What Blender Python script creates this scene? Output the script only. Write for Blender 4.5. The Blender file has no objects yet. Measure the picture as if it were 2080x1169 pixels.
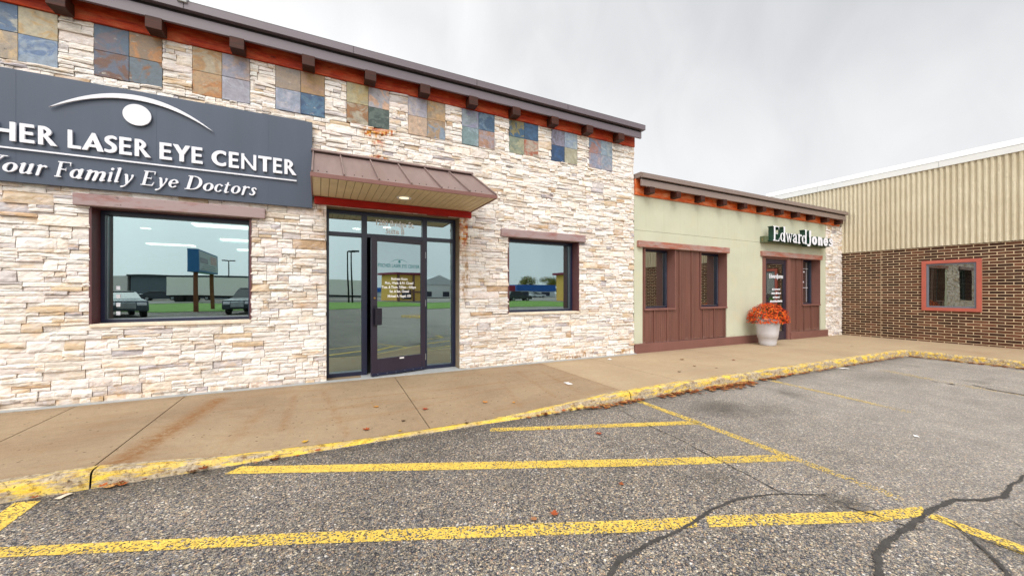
import bpy, bmesh, math, random
import numpy as np
from mathutils import Vector, noise
R = math.radians
random.seed(7)
sc = bpy.context.scene
CZ = 1.46          # eye height above the lot: all heights below are written relative to the eye

# ------------------------------------------------------------------ camera
cam = bpy.data.cameras.new('camera'); camo = bpy.data.objects.new('camera', cam)
sc.collection.objects.link(camo)
cam.sensor_width = 36; cam.lens = 36 * 770 / 2080; cam.shift_y = 8.5 / 2080
cam.clip_start = .05; cam.clip_end = 2000
camo.location = (0, 0, CZ); camo.rotation_euler = (R(90), 0, -math.atan2(.452, .892))
sc.camera = camo

# ------------------------------------------------------------------ sky, sun, exposure
sc.view_settings.view_transform = 'Standard'; sc.view_settings.look = 'None'
sc.view_settings.exposure = 0.0; sc.view_settings.gamma = 1
SUN = Vector((-.32, -.55, .76)).normalized()
w = bpy.data.worlds.new('World'); sc.world = w; w.use_nodes = True
nt = w.node_tree; N = nt.nodes; Lk = nt.links; N.clear()
def nn(t, **k):
    n = N.new(t)
    for a, b in k.items(): setattr(n, a, b)
    return n
def mth(op, a, b=None, clamp=False):
    n = nn('ShaderNodeMath', operation=op, use_clamp=clamp)
    for i, v in enumerate((a, b)):
        if v is None: continue
        if hasattr(v, 'links'): Lk.new(v, n.inputs[i])
        else: n.inputs[i].default_value = v
    return n.outputs[0]
sky = nn('ShaderNodeTexSky', sky_type='NISHITA'); sky.sun_disc = False
sky.sun_elevation = math.asin(SUN.z); sky.sun_rotation = math.atan2(SUN.x, SUN.y)
tc = nn('ShaderNodeTexCoord')
dot = nn('ShaderNodeVectorMath', operation='DOT_PRODUCT'); Lk.new(tc.outputs['Generated'], dot.inputs[0]); dot.inputs[1].default_value = SUN
sep = nn('ShaderNodeSeparateXYZ'); Lk.new(tc.outputs['Generated'], sep.inputs[0])
mp = nn('ShaderNodeMapping'); mp.inputs['Scale'].default_value = (2.0, 2.0, .8); Lk.new(tc.outputs['Generated'], mp.inputs[0])
cl = nn('ShaderNodeTexNoise'); cl.inputs['Scale'].default_value = 1.5; cl.inputs['Detail'].default_value = 5; cl.inputs['Roughness'].default_value = .45
Lk.new(mp.outputs[0], cl.inputs[0])
lobe = mth('POWER', mth('MAXIMUM', dot.outputs['Value'], 0.0), 6.0)
cl2 = nn('ShaderNodeTexNoise'); cl2.inputs['Scale'].default_value = 3.4; cl2.inputs['Detail'].default_value = 6; cl2.inputs['Roughness'].default_value = .5; cl2.inputs['Distortion'].default_value = .6
Lk.new(mp.outputs[0], cl2.inputs[0])
lum = mth('ADD', mth('MULTIPLY', lobe, 3.0), mth('ADD', .735, mth('ADD', mth('MULTIPLY', cl.outputs[0], .42), mth('MULTIPLY', cl2.outputs[0], .26))))
lum = mth('SUBTRACT', lum, mth('MULTIPLY', mth('MAXIMUM', sep.outputs[0], -.1), .42))
hzr = nn('ShaderNodeMapRange', interpolation_type='SMOOTHSTEP'); hzr.inputs['From Min'].default_value = .58; hzr.inputs['From Max'].default_value = .22; hzr.inputs['To Min'].default_value = 0; hzr.inputs['To Max'].default_value = .26
Lk.new(mth('ADD', sep.outputs[2], mth('MULTIPLY', mth('SUBTRACT', cl.outputs[0], .5), .5)), hzr.inputs['Value'])
lum = mth('ADD', lum, hzr.outputs[0])
cc = nn('ShaderNodeCombineColor')
Lk.new(mth('SUBTRACT', mth('MULTIPLY', lum, 1.075), .090), cc.inputs[0]); Lk.new(mth('SUBTRACT', mth('MULTIPLY', lum, 1.05), .060), cc.inputs[1]); Lk.new(lum, cc.inputs[2])
bg1 = nn('ShaderNodeBackground'); Lk.new(cc.outputs[0], bg1.inputs[0]); bg1.inputs[1].default_value = 1.0
bg2 = nn('ShaderNodeBackground'); Lk.new(sky.outputs[0], bg2.inputs[0]); bg2.inputs[1].default_value = .06
mx = nn('ShaderNodeMixShader'); mx.inputs[0].default_value = .93; Lk.new(bg2.outputs[0], mx.inputs[1]); Lk.new(bg1.outputs[0], mx.inputs[2])
wo = nn('ShaderNodeOutputWorld'); Lk.new(mx.outputs[0], wo.inputs[0])
sl = bpy.data.lights.new('sun', 'SUN'); sl.energy = 1.3; sl.angle = R(28); sl.color = (1, .98, .94)
so = bpy.data.objects.new('sun', sl); sc.collection.objects.link(so)
so.rotation_euler = SUN.to_track_quat('Z', 'Y').to_euler(); so.location = (0, 0, 30)

# ------------------------------------------------------------------ helpers
def lin(c):
    if isinstance(c, str): c = tuple(int(c[i:i+2], 16) for i in (0, 2, 4))
    return tuple((x/255/12.92 if x/255 <= .04045 else ((x/255+.055)/1.055)**2.4) for x in c) + (1,)
class NT:
    def __init__(s, name):
        s.m = bpy.data.materials.new(name); s.m.use_nodes = True; s.t = s.m.node_tree; s.t.nodes.clear()
        s.out = s.n('ShaderNodeOutputMaterial'); s.b = s.n('ShaderNodeBsdfPrincipled'); s.l(s.b.outputs[0], s.out.inputs[0])
        s.tc = s.n('ShaderNodeTexCoord').outputs['Object']
    def n(s, t, **k):
        n = s.t.nodes.new(t)
        for a, b in k.items(): setattr(n, a, b)
        return n
    def l(s, a, b): s.t.links.new(a, b)
    def put(s, sock, v):
        if hasattr(v, 'links'): s.l(v, sock)
        else: sock.default_value = v
    def math(s, op, a, b=0.0, clamp=False):
        n = s.n('ShaderNodeMath', operation=op, use_clamp=clamp); s.put(n.inputs[0], a); s.put(n.inputs[1], b); return n.outputs[0]
    def noise(s, scale, detail=3, rough=.55, vec=None, stretch=None):
        v = vec or s.tc
        if stretch:
            mp = s.n('ShaderNodeMapping'); mp.inputs['Scale'].default_value = stretch; s.l(v, mp.inputs[0]); v = mp.outputs[0]
        n = s.n('ShaderNodeTexNoise'); n.inputs['Scale'].default_value = scale; n.inputs['Detail'].default_value = detail
        n.inputs['Roughness'].default_value = rough; s.l(v, n.inputs[0]); return n.outputs[0]
    def vor(s, scale, out='Distance', feature='F1', rnd=1):
        n = s.n('ShaderNodeTexVoronoi', feature=feature); n.inputs['Scale'].default_value = scale; n.inputs['Randomness'].default_value = rnd
        s.l(s.tc, n.inputs['Vector']); return n.outputs[out]
    def ramp(s, f, stops, mode='LINEAR'):
        n = s.n('ShaderNodeValToRGB'); n.color_ramp.interpolation = mode; s.l(f, n.inputs[0]); e = n.color_ramp.elements
        while len(e) < len(stops): e.new(.5)
        for i, (p, c) in enumerate(stops):
            e[i].position = p; e[i].color = c if not isinstance(c, (int, float)) else (c, c, c, 1)
        return n.outputs[0]
    def mix(s, f, a, b, mode='MIX'):
        n = s.n('ShaderNodeMix', data_type='RGBA', blend_type=mode); s.put(n.inputs[0], f); s.put(n.inputs[6], a); s.put(n.inputs[7], b); return n.outputs[2]
    def attr(s, name, out='Color'): return s.n('ShaderNodeAttribute', attribute_name=name).outputs[out]
    def bump(s, h, st=.3, dist=.01):
        n = s.n('ShaderNodeBump'); n.inputs['Strength'].default_value = st; n.inputs['Distance'].default_value = dist; s.l(h, n.inputs['Height']); s.l(n.outputs[0], s.b.inputs['Normal'])
    def fin(s, col, rough=.8, metal=0, spec=.5):
        s.put(s.b.inputs['Base Color'], col); s.put(s.b.inputs['Roughness'], rough); s.b.inputs['Metallic'].default_value = metal
        s.b.inputs['Specular IOR Level'].default_value = spec; return s.m
def pbr(name, col, rough=.6, var=.12, scale=4, bump=0., bscale=60, metal=0, spec=.5, stretch=None, dirt=None, grime=None):
    t = NT(name); c = lin(col)
    f = t.noise(scale, 4, .6, stretch=stretch)
    lo = tuple(x*(1-var*1.6) for x in c[:3])+(1,); hi = tuple(min(1, x*(1+var*1.4)) for x in c[:3])+(1,)
    cc = t.ramp(f, [(.25, lo), (.75, hi)])
    if dirt: cc = t.mix(t.ramp(t.noise(1.7, 5, .7, stretch=stretch), [(.5, 0), (.78, .7)]), cc, lin(dirt))
    if grime:
        sx = t.n('ShaderNodeSeparateXYZ'); t.l(t.tc, sx.inputs[0]); h = t.math('ADD', sx.outputs[2], t.math('MULTIPLY', t.noise(6, 5, .7, stretch=(1, 1, .5)), .5))
        cc = t.mix(t.ramp(h, [(0, .0), (.5, 0)]), cc, lin(grime)) if False else t.mix(t.math('MULTIPLY', t.math('LESS_THAN', h, -.93), .35), cc, lin(grime))
        cc = t.mix(t.ramp(t.noise(3, 4, .7, stretch=(6, 6, .35)), [(.55, 0), (.72, .28)]), cc, lin(grime))
    if bump: t.bump(t.noise(bscale, 3, .6), bump, .004)
    return t.fin(cc, rough, metal, spec)

class MB:
    def __init__(s): s.v = []; s.f = []; s.c = []; s.mi = []; s.col = None; s.m = 0
    def quad(s, *p):
        i = len(s.v); s.v += [tuple(q) for q in p]; s.f.append(tuple(range(i, i+len(p)))); s.c.append(s.col); s.mi.append(s.m)
    def box(s, x0, x1, y0, y1, z0, z1):
        i = len(s.v); s.v += [(x, y, z) for z in (z0, z1) for y in (y0, y1) for x in (x0, x1)]
        for f in ((0,2,3,1),(4,5,7,6),(0,1,5,4),(2,6,7,3),(0,4,6,2),(1,3,7,5)):
            s.f.append(tuple(i+k for k in f)); s.c.append(s.col); s.mi.append(s.m)
        return s
    def cyl(s, p0, p1, r0, r1=None, n=12, cap=True):
        r1 = r0 if r1 is None else r1; p0 = Vector(p0); p1 = Vector(p1); d = (p1-p0).normalized()
        a = d.orthogonal().normalized(); b = d.cross(a); i = len(s.v)
        for p, r in ((p0, r0), (p1, r1)):
            for k in range(n):
                t = 2*math.pi*k/n; s.v.append(tuple(p + a*r*math.cos(t) + b*r*math.sin(t)))
        for k in range(n):
            s.f.append((i+k, i+(k+1)%n, i+n+(k+1)%n, i+n+k)); s.c.append(s.col); s.mi.append(s.m)
        if cap:
            s.f.append(tuple(i+k for k in reversed(range(n)))); s.f.append(tuple(i+n+k for k in range(n))); s.c += [s.col]*2; s.mi += [s.m]*2
        return s
    def lathe(s, prof, c, n=32):
        i = len(s.v)
        for r, z in prof:
            for k in range(n): t = 2*math.pi*k/n; s.v.append((c[0]+r*math.cos(t), c[1]+r*math.sin(t), c[2]+z))
        for j in range(len(prof)-1):
            for k in range(n):
                s.f.append((i+j*n+k, i+j*n+(k+1)%n, i+(j+1)*n+(k+1)%n, i+(j+1)*n+k)); s.c.append(s.col); s.mi.append(s.m)
        return s
    def grid(s, P, flip=False):
        nr = len(P); nc = len(P[0]); i = len(s.v)
        for r in P: s.v += [tuple(q) for q in r]
        for a in range(nr-1):
            for b in range(nc-1):
                q = (i+a*nc+b, i+a*nc+b+1, i+(a+1)*nc+b+1, i+(a+1)*nc+b)
                s.f.append(q[::-1] if flip else q); s.c.append(s.col); s.mi.append(s.m)
    def prism(s, pts, vec):
        i = len(s.v); n = len(pts); vec = Vector(vec)
        s.v += [tuple(p) for p in pts] + [tuple(Vector(p)+vec) for p in pts]
        s.f.append(tuple(reversed(range(i, i+n)))); s.f.append(tuple(range(i+n, i+2*n)))
        for k in range(n): s.f.append((i+k, i+(k+1)%n, i+n+(k+1)%n, i+n+k))
        s.c += [s.col]*(n+2); s.mi += [s.m]*(n+2); return s
    def build(s, name, mat, parent=None, bevel=0, smooth=False, fix=False):
        me = bpy.data.meshes.new(name); me.from_pydata(s.v, [], s.f)
        mats = mat if isinstance(mat, (list, tuple)) else [mat]
        for m in mats: me.materials.append(m)
        me.polygons.foreach_set('material_index', s.mi)
        if any(c is not None for c in s.c):
            ca = me.color_attributes.new('Col', 'FLOAT_COLOR', 'CORNER'); a = []
            for p, c in zip(me.polygons, s.c):
                c = c or (1, 1, 1, 1)
                if isinstance(c, list):
                    for q in c: a += list(q)
                else: a += list(c)*p.loop_total
            ca.data.foreach_set('color', a)
        if fix:
            bm = bmesh.new(); bm.from_mesh(me); bmesh.ops.recalc_face_normals(bm, faces=bm.faces); bm.to_mesh(me); bm.free()
        if smooth: me.polygons.foreach_set('use_smooth', [True]*len(me.polygons))
        me.update()
        return link(name, me, parent, bevel)
def wloc(o):
    v = Vector(o.location)
    while o.parent: o = o.parent; v = v + Vector(o.location)
    return v
def link(name, me, parent=None, bevel=0):
    o = bpy.data.objects.new(name, me); sc.collection.objects.link(o)
    if parent is not None: o.parent = parent; o.location = -wloc(parent)
    if bevel:
        b = o.modifiers.new('bevel', 'BEVEL'); b.width = bevel; b.segments = 2; b.limit_method = 'ANGLE'
    return o
def tag(o, label, cat, group=None, kind=None):
    if label: o['label'] = label
    if cat: o['category'] = cat
    if group: o['group'] = group
    if kind: o['kind'] = kind
    return o
def empty(name, loc, label, cat, group=None):
    o = bpy.data.objects.new(name, None); sc.collection.objects.link(o); o.location = loc; o.empty_display_size = .3
    return tag(o, label, cat, group)
def struct(o): o['kind'] = 'structure'; return o
def copy_tree(o, parent=None):
    c = o.copy(); sc.collection.objects.link(c); c.parent = parent
    for ch in [x for x in sc.objects if x.parent == o and x != c]: copy_tree(ch, c)
    return c
def lerp_pts(pts, x):
    if x <= pts[0][0]: return pts[0][1]
    for (a, b), (c, d) in zip(pts, pts[1:]):
        if x <= c: return b + (d-b)*(x-a)/(c-a)
    return pts[-1][1]
def gz(X): return -1.374 - .005*max(-8, min(16.5, X))           # floor line at the facade
def az(X): return -1.50 - .0075*max(-6, min(16, X))             # parking lot
CT = [(-9, -1.35), (-1.6, -1.362), (-.74, -1.44), (.2, -1.488), (1.0, -1.502), (1.75, -1.503), (2.77, -1.46), (3.66, -1.41), (5, -1.402), (13, -1.452), (17, -1.46)]
YC = 4.02; XC = 13.08
def sw(X, Y):
    if Y >= 6.2: return gz(X)
    t = max(0, min(1, (6.2-Y)/(6.2-YC))); return gz(X)*(1-t) + lerp_pts(CT, X)*t
def rect_minus(rects, holes, eps=.004):
    for h in holes:
        out = []
        for (a, b, c, d) in rects:
            if h[0] >= b or h[1] <= a or h[2] >= d or h[3] <= c: out.append((a, b, c, d)); continue
            if h[2] > c: out.append((a, b, c, h[2]))
            if h[3] < d: out.append((a, b, h[3], d))
            z0, z1 = max(c, h[2]), min(d, h[3])
            if h[0] > a: out.append((a, h[0], z0, z1))
            if h[1] < b: out.append((h[1], b, z0, z1))
        rects = [r for r in out if r[1]-r[0] > eps and r[3]-r[2] > eps]
    return rects

# ------------------------------------------------------------------ materials
def m_stone():
    t = NT('ledge_stone'); c = t.attr('Col')
    n1 = t.ramp(t.noise(9, 5, .65, stretch=(1, 1, 2.2)), [(.3, .80), (.7, 1.12)])
    c1 = t.mix(1.0, c, n1, 'MULTIPLY')
    c2 = t.mix(t.ramp(t.noise(5.5, 5, .7, stretch=(1, 1, 2.6)), [(.53, 0), (.62, .55)]), c1, lin('D2B089'))
    c3 = t.mix(t.ramp(t.noise(7.3, 4, .7, stretch=(1, 1, 3)), [(.60, 0), (.66, .55)]), c2, lin('B5AAAA'))
    c4 = t.mix(t.ramp(t.noise(60, 3, .7), [(.58, 0), (.75, .25)]), c3, lin('A88560'))
    c4 = t.mix(t.ramp(t.noise(3.1, 4, .6, stretch=(1, 1, 2.5)), [(.45, .0), (.6, .35)]), c4, lin('EFEAEA'))
    t.bump(t.math('ADD', t.noise(45, 5, .7, stretch=(1, 1, 1.8)), t.math('MULTIPLY', t.noise(14, 3, .6, stretch=(1, 1, 2.2)), 1.5)), .55, .012)
    return t.fin(c4, .88, 0, .25)
def m_slate():
    t = NT('slate'); a = t.attr('Col')
    b = t.attr('Col2')
    rnd = t.n('ShaderNodeObjectInfo').outputs['Random']
    cb = t.n('ShaderNodeVectorMath', operation='MULTIPLY_ADD'); t.l(t.tc, cb.inputs[0]); cb.inputs[1].default_value = (1, 1, 1)
    cx = t.n('ShaderNodeCombineXYZ'); t.l(t.math('MULTIPLY', rnd, 40), cx.inputs[1]); t.l(cx.outputs[0], cb.inputs[2]); v = cb.outputs[0]
    f = t.n('ShaderNodeTexNoise'); f.inputs['Scale'].default_value = 4.2; f.inputs['Detail'].default_value = 8; f.inputs['Roughness'].default_value = .6; f.inputs['Distortion'].default_value = 1.4; t.l(v, f.inputs[0])
    c = t.mix(t.ramp(f.outputs[0], [(.46, 0), (.56, 1)]), a, b); hs = t.n('ShaderNodeHueSaturation'); hs.inputs['Saturation'].default_value = 1.0; t.l(c, hs.inputs['Color']); c = hs.outputs[0]
    g = t.noise(16, 6, .7, vec=v); c = t.mix(1, c, t.ramp(g, [(.3, .62), (.7, 1.2)]), 'MULTIPLY')
    c = t.mix(t.ramp(t.noise(9, 6, .7, vec=v, stretch=(1, 1, 2)), [(.62, 0), (.7, .6)]), c, lin('C9C3B8'))
    c = t.mix(t.ramp(t.noise(22, 4, .7, vec=v), [(.66, 0), (.72, .8)]), c, lin('2A2320'))
    t.bump(t.noise(18, 6, .7, vec=v), .5, .006)
    return t.fin(c, t.ramp(g, [(.3, .35), (.7, .7)]), 0, .5)
def m_wood(name, dark, light, weath=None, wamt=.5):
    t = NT(name); g = t.noise(3.0, 6, .7, stretch=(1.2, 14, 14)); c = t.ramp(g, [(.3, lin(dark)), (.68, lin(light))])
    if weath: c = t.mix(t.ramp(t.noise(3.2, 5, .65, stretch=(1, 3, 3)), [(.5-wamt*.25, 0), (.75-wamt*.2, .85)]), c, lin(weath))
    c = t.mix(t.ramp(t.noise(9, 3, .6, stretch=(1, 2, 2)), [(.66, 0), (.75, .6)]), c, lin('2E1008'))
    t.bump(g, .4, .004); return t.fin(c, .62, 0, .35)
def m_asphalt():
    t = NT('asphalt')
    cell = t.vor(88, 'Color'); sp = t.n('ShaderNodeSeparateColor'); t.l(cell, sp.inputs[0])
    c = t.ramp(sp.outputs[0], [(0, lin('46474F')), (.18, lin('676A76')), (.32, lin('918E8A')), (.50, lin('ACA49A')), (.64, lin('86827E')), (.74, lin('BDAE98')), (.86, lin('D8CCB8')), (.94, lin('F0E8DC'))], 'CONSTANT')
    tint = t.ramp(sp.outputs[1], [(0, lin('A4AED0')), (.3, lin('D2D0C8')), (.7, lin('E8D8B8')), (1, lin('DCA88A'))])
    c = t.mix(.62, c, t.mix(1, c, tint, 'MULTIPLY'))
    gap = t.ramp(t.vor(88, 'Distance', 'DISTANCE_TO_EDGE'), [(.02, 0), (.14, 1)])
    c = t.mix(gap, lin('3A383A'), c)
    lg = t.vor(34, 'Color'); s3 = t.n('ShaderNodeSeparateColor'); t.l(lg, s3.inputs[0]); ld = t.ramp(t.vor(34, 'Distance'), [(.0, 1), (.24, 1), (.30, 0)])
    c = t.mix(t.math('MULTIPLY', ld, t.ramp(s3.outputs[0], [(.80, 0), (.81, .85)], 'CONSTANT')), c, t.ramp(s3.outputs[1], [(0, lin('E8DCC8')), (.5, lin('D8BE98')), (.8, lin('F4F0EA'))], 'CONSTANT'))
    c = t.mix(t.math('MULTIPLY', ld, t.ramp(s3.outputs[2], [(.80, 0), (.81, .7)], 'CONSTANT')), c, lin('4A4A52'))
    fine = t.vor(210, 'Color'); s2 = t.n('ShaderNodeSeparateColor'); t.l(fine, s2.inputs[0])
    c = t.mix(t.ramp(s2.outputs[0], [(.8, 0), (.82, .6)], 'CONSTANT'), c, lin('B9AEA0'))
    big = t.ramp(t.noise(.55, 4, .6), [(.3, .82), (.7, 1.18)]); c = t.mix(1, c, big, 'MULTIPLY')
    sx_ = t.n('ShaderNodeSeparateXYZ'); t.l(t.tc, sx_.inputs[0]); c = t.mix(t.ramp(t.math('MULTIPLY', t.math('ADD', sx_.outputs[0], t.noise(.6, 3, .6)), .125), [(.35, 0), (.85, .42)]), c, lin('B4ADA6'))
    c = t.mix(1, c, t.ramp(t.noise(2.6, 4, .65), [(.3, .86), (.7, 1.1)]), 'MULTIPLY')
    st = t.ramp(t.noise(.85, 4, .55), [(.60, 0), (.76, .55)]); c = t.mix(st, c, lin('47443F'))
    st = t.attr('Col', 'Fac'); c = t.mix(t.math('MULTIPLY', st, t.ramp(t.noise(3, 5, .7), [(.25, .4), (.65, 1)])), c, lin('2B2722'))
    t.bump(t.math('ADD', t.math('MULTIPLY', gap, .6), sp.outputs[2]), .6, .005)
    return t.fin(c, .86, 0, .3)
def m_concrete():
    t = NT('sidewalk_concrete'); n = t.noise(.8, 5, .6)
    c = t.ramp(n, [(.28, lin('8E7860')), (.72, lin('A99478'))])
    c = t.mix(1, c, t.ramp(t.noise(110, 3, .7), [(.3, .78), (.7, 1.16)]), 'MULTIPLY')
    c = t.mix(1, c, t.ramp(t.noise(14, 6, .75), [(.3, .88), (.7, 1.08)]), 'MULTIPLY')
    c = t.mix(t.ramp(t.noise(34, 3, .6, stretch=(.6, 2, 1)), [(.66, 0), (.74, .5)]), c, lin('6A5238'))
    c = t.mix(t.ramp(t.vor(60, 'Distance'), [(.05, .55), (.12, 0)]), c, lin('6F5A46'))
    c = t.mix(t.ramp(t.noise(2.4, 6, .7, stretch=(.5, 2.2, 1)), [(.52, 0), (.72, .5)]), c, lin('8F6F4C'))
    c = t.mix(t.ramp(t.noise(5, 5, .7, stretch=(2.5, .4, 1)), [(.58, 0), (.74, .35)]), c, lin('9A7445'))
    pv = t.vor(13, 'Color'); ps_ = t.n('ShaderNodeSeparateColor'); t.l(pv, ps_.inputs[0])
    pit = t.math('MULTIPLY', t.ramp(t.vor(13, 'Distance'), [(.10, .8), (.17, 0)]), t.ramp(ps_.outputs[0], [(.55, 0), (.56, 1)], 'CONSTANT')); c = t.mix(pit, c, lin('5E4834'))
    a = t.attr('Col'); s = t.n('ShaderNodeSeparateColor'); t.l(a, s.inputs[0])
    nz = t.ramp(t.noise(16, 6, .8), [(.36, .1), (.58, 1.1)])
    c = t.mix(t.math('MULTIPLY', s.outputs[0], nz), c, lin('865C34'))
    c = t.mix(t.math('MULTIPLY', s.outputs[1], 1.0), c, lin('CDB798'))
    c = t.mix(s.outputs[2], c, lin('2B2018'))
    t.bump(t.noise(180, 3, .6), .25, .003); return t.fin(c, .85, 0, .3)
def m_curb():
    t = NT('curb_paint_on_concrete'); wear = t.noise(7, 7, .72, stretch=(.5, 2, 2))
    con = t.ramp(t.noise(30, 4, .7), [(.3, lin('8A7860')), (.7, lin('CBBBA2'))])
    pt = t.ramp(t.noise(12, 5, .7), [(.3, lin('DDB038')), (.65, lin('F3D55C'))])
    a = t.attr('Col', 'Fac')
    m = t.math('ADD', t.ramp(wear, [(.47, 0), (.58, 1)]), t.math('SUBTRACT', a, .5), True)
    c = t.mix(m, con, pt)
    c = t.mix(t.ramp(t.noise(11, 6, .75, stretch=(1, 1, 2)), [(.52, 0), (.68, .85)]), c, lin('6E4A22'))
    c = t.mix(t.ramp(t.noise(48, 4, .7), [(.55, 0), (.64, .75)]), c, lin('4A3826'))
    t.bump(t.noise(35, 6, .7), .9, .014); return t.fin(c, .8, 0, .3)
def m_line(name, worn, fade_axis=None):
    t = NT(name); g = t.vor(95, 'Color'); s = t.n('ShaderNodeSeparateColor'); t.l(g, s.inputs[0])
    c = t.ramp(t.noise(20, 4, .7), [(.3, lin('D6B048')), (.7, lin('EECF66'))])
    gap = t.vor(95, 'Distance', 'DISTANCE_TO_EDGE')
    big = t.noise(2.2, 5, .65)
    k = t.math('ADD', t.math('MULTIPLY', s.outputs[2], .62), t.math('MULTIPLY', big, .6))
    k = t.math('ADD', k, t.math('MULTIPLY', t.ramp(gap, [(0, 1), (.12, 0)]), .30))
    k = t.math('ADD', k, t.math('SUBTRACT', t.attr('Col', 'Fac'), .5))
    mask = t.ramp(k, [(1.0-worn-.03, 1), (1.0-worn+.03, 0)])
    t.fin(c, .75, 0, .3)
    tr = t.n('ShaderNodeBsdfTransparent'); mx = t.n('ShaderNodeMixShader'); t.l(mask, mx.inputs[0]); t.l(tr.outputs[0], mx.inputs[1]); t.l(t.b.outputs[0], mx.inputs[2]); t.l(mx.outputs[0], t.out.inputs[0])
    t.bump(s.outputs[0], .4, .003)
    return t.m
def m_glass(name, refl=(.56, .70, .72), fac=.62, tr=(.55, .68, .68)):
    t = NT(name); g = t.n('ShaderNodeBsdfGlossy'); g.inputs['Color'].default_value = refl+(1,); g.inputs['Roughness'].default_value = .0
    tp = t.n('ShaderNodeBsdfTransparent'); tp.inputs[0].default_value = tr+(1,)
    mx = t.n('ShaderNodeMixShader'); lw = t.n('ShaderNodeLayerWeight'); lw.inputs[0].default_value = .5
    t.l(t.ramp(lw.outputs['Facing'], [(0, fac*.9), (.6, fac), (1, .97)]), mx.inputs[0]); t.l(tp.outputs[0], mx.inputs[1]); t.l(g.outputs[0], mx.inputs[2]); t.l(mx.outputs[0], t.out.inputs[0])
    n = t.n('ShaderNodeBump'); n.inputs['Strength'].default_value = .025; n.inputs['Distance'].default_value = .1; t.l(t.noise(.9, 1, .3), n.inputs['Height']); t.l(n.outputs[0], g.inputs['Normal'])
    return t.m
def m_emit(name, col, st):
    t = NT(name); e = t.n('ShaderNodeEmission'); e.inputs[0].default_value = lin(col); e.inputs[1].default_value = st; t.l(e.outputs[0], t.out.inputs[0]); return t.m
def m_tar(name, a, b):
    t = NT(name); c = t.ramp(t.noise(9, 5, .7), [(.35, lin(a)), (.65, lin(b))]); c = t.mix(t.ramp(t.noise(70, 3, .7), [(.62, 0), (.7, .6)]), c, lin('8A8278')); t.bump(t.noise(30, 5, .7), .6, .008); t.fin(c, .62, 0, .4)
    k = t.math('ADD', t.attr('Col', 'Fac'), t.math('MULTIPLY', t.math('SUBTRACT', t.noise(38, 5, .75), .5), 2.4))
    k = t.math('ADD', k, t.math('MULTIPLY', t.math('SUBTRACT', t.noise(5, 3, .6), .5), .9))
    tr = t.n('ShaderNodeBsdfTransparent'); mx = t.n('ShaderNodeMixShader'); t.l(t.ramp(k, [(.34, 0), (.44, 1)]), mx.inputs[0]); t.l(tr.outputs[0], mx.inputs[1]); t.l(t.b.outputs[0], mx.inputs[2]); t.l(mx.outputs[0], t.out.inputs[0]); return t.m
def m_vcol(name, rough=.8, var=.25, sc_=20, bump=.3, spec=.3):
    t = NT(name); c = t.mix(1, t.attr('Col'), t.ramp(t.noise(sc_, 5, .7), [(.3, 1-var), (.7, 1+var*.6)]), 'MULTIPLY')
    if bump: t.bump(t.noise(sc_*3, 4, .7), bump, .005)
    return t.fin(c, rough, 0, spec)
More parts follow.
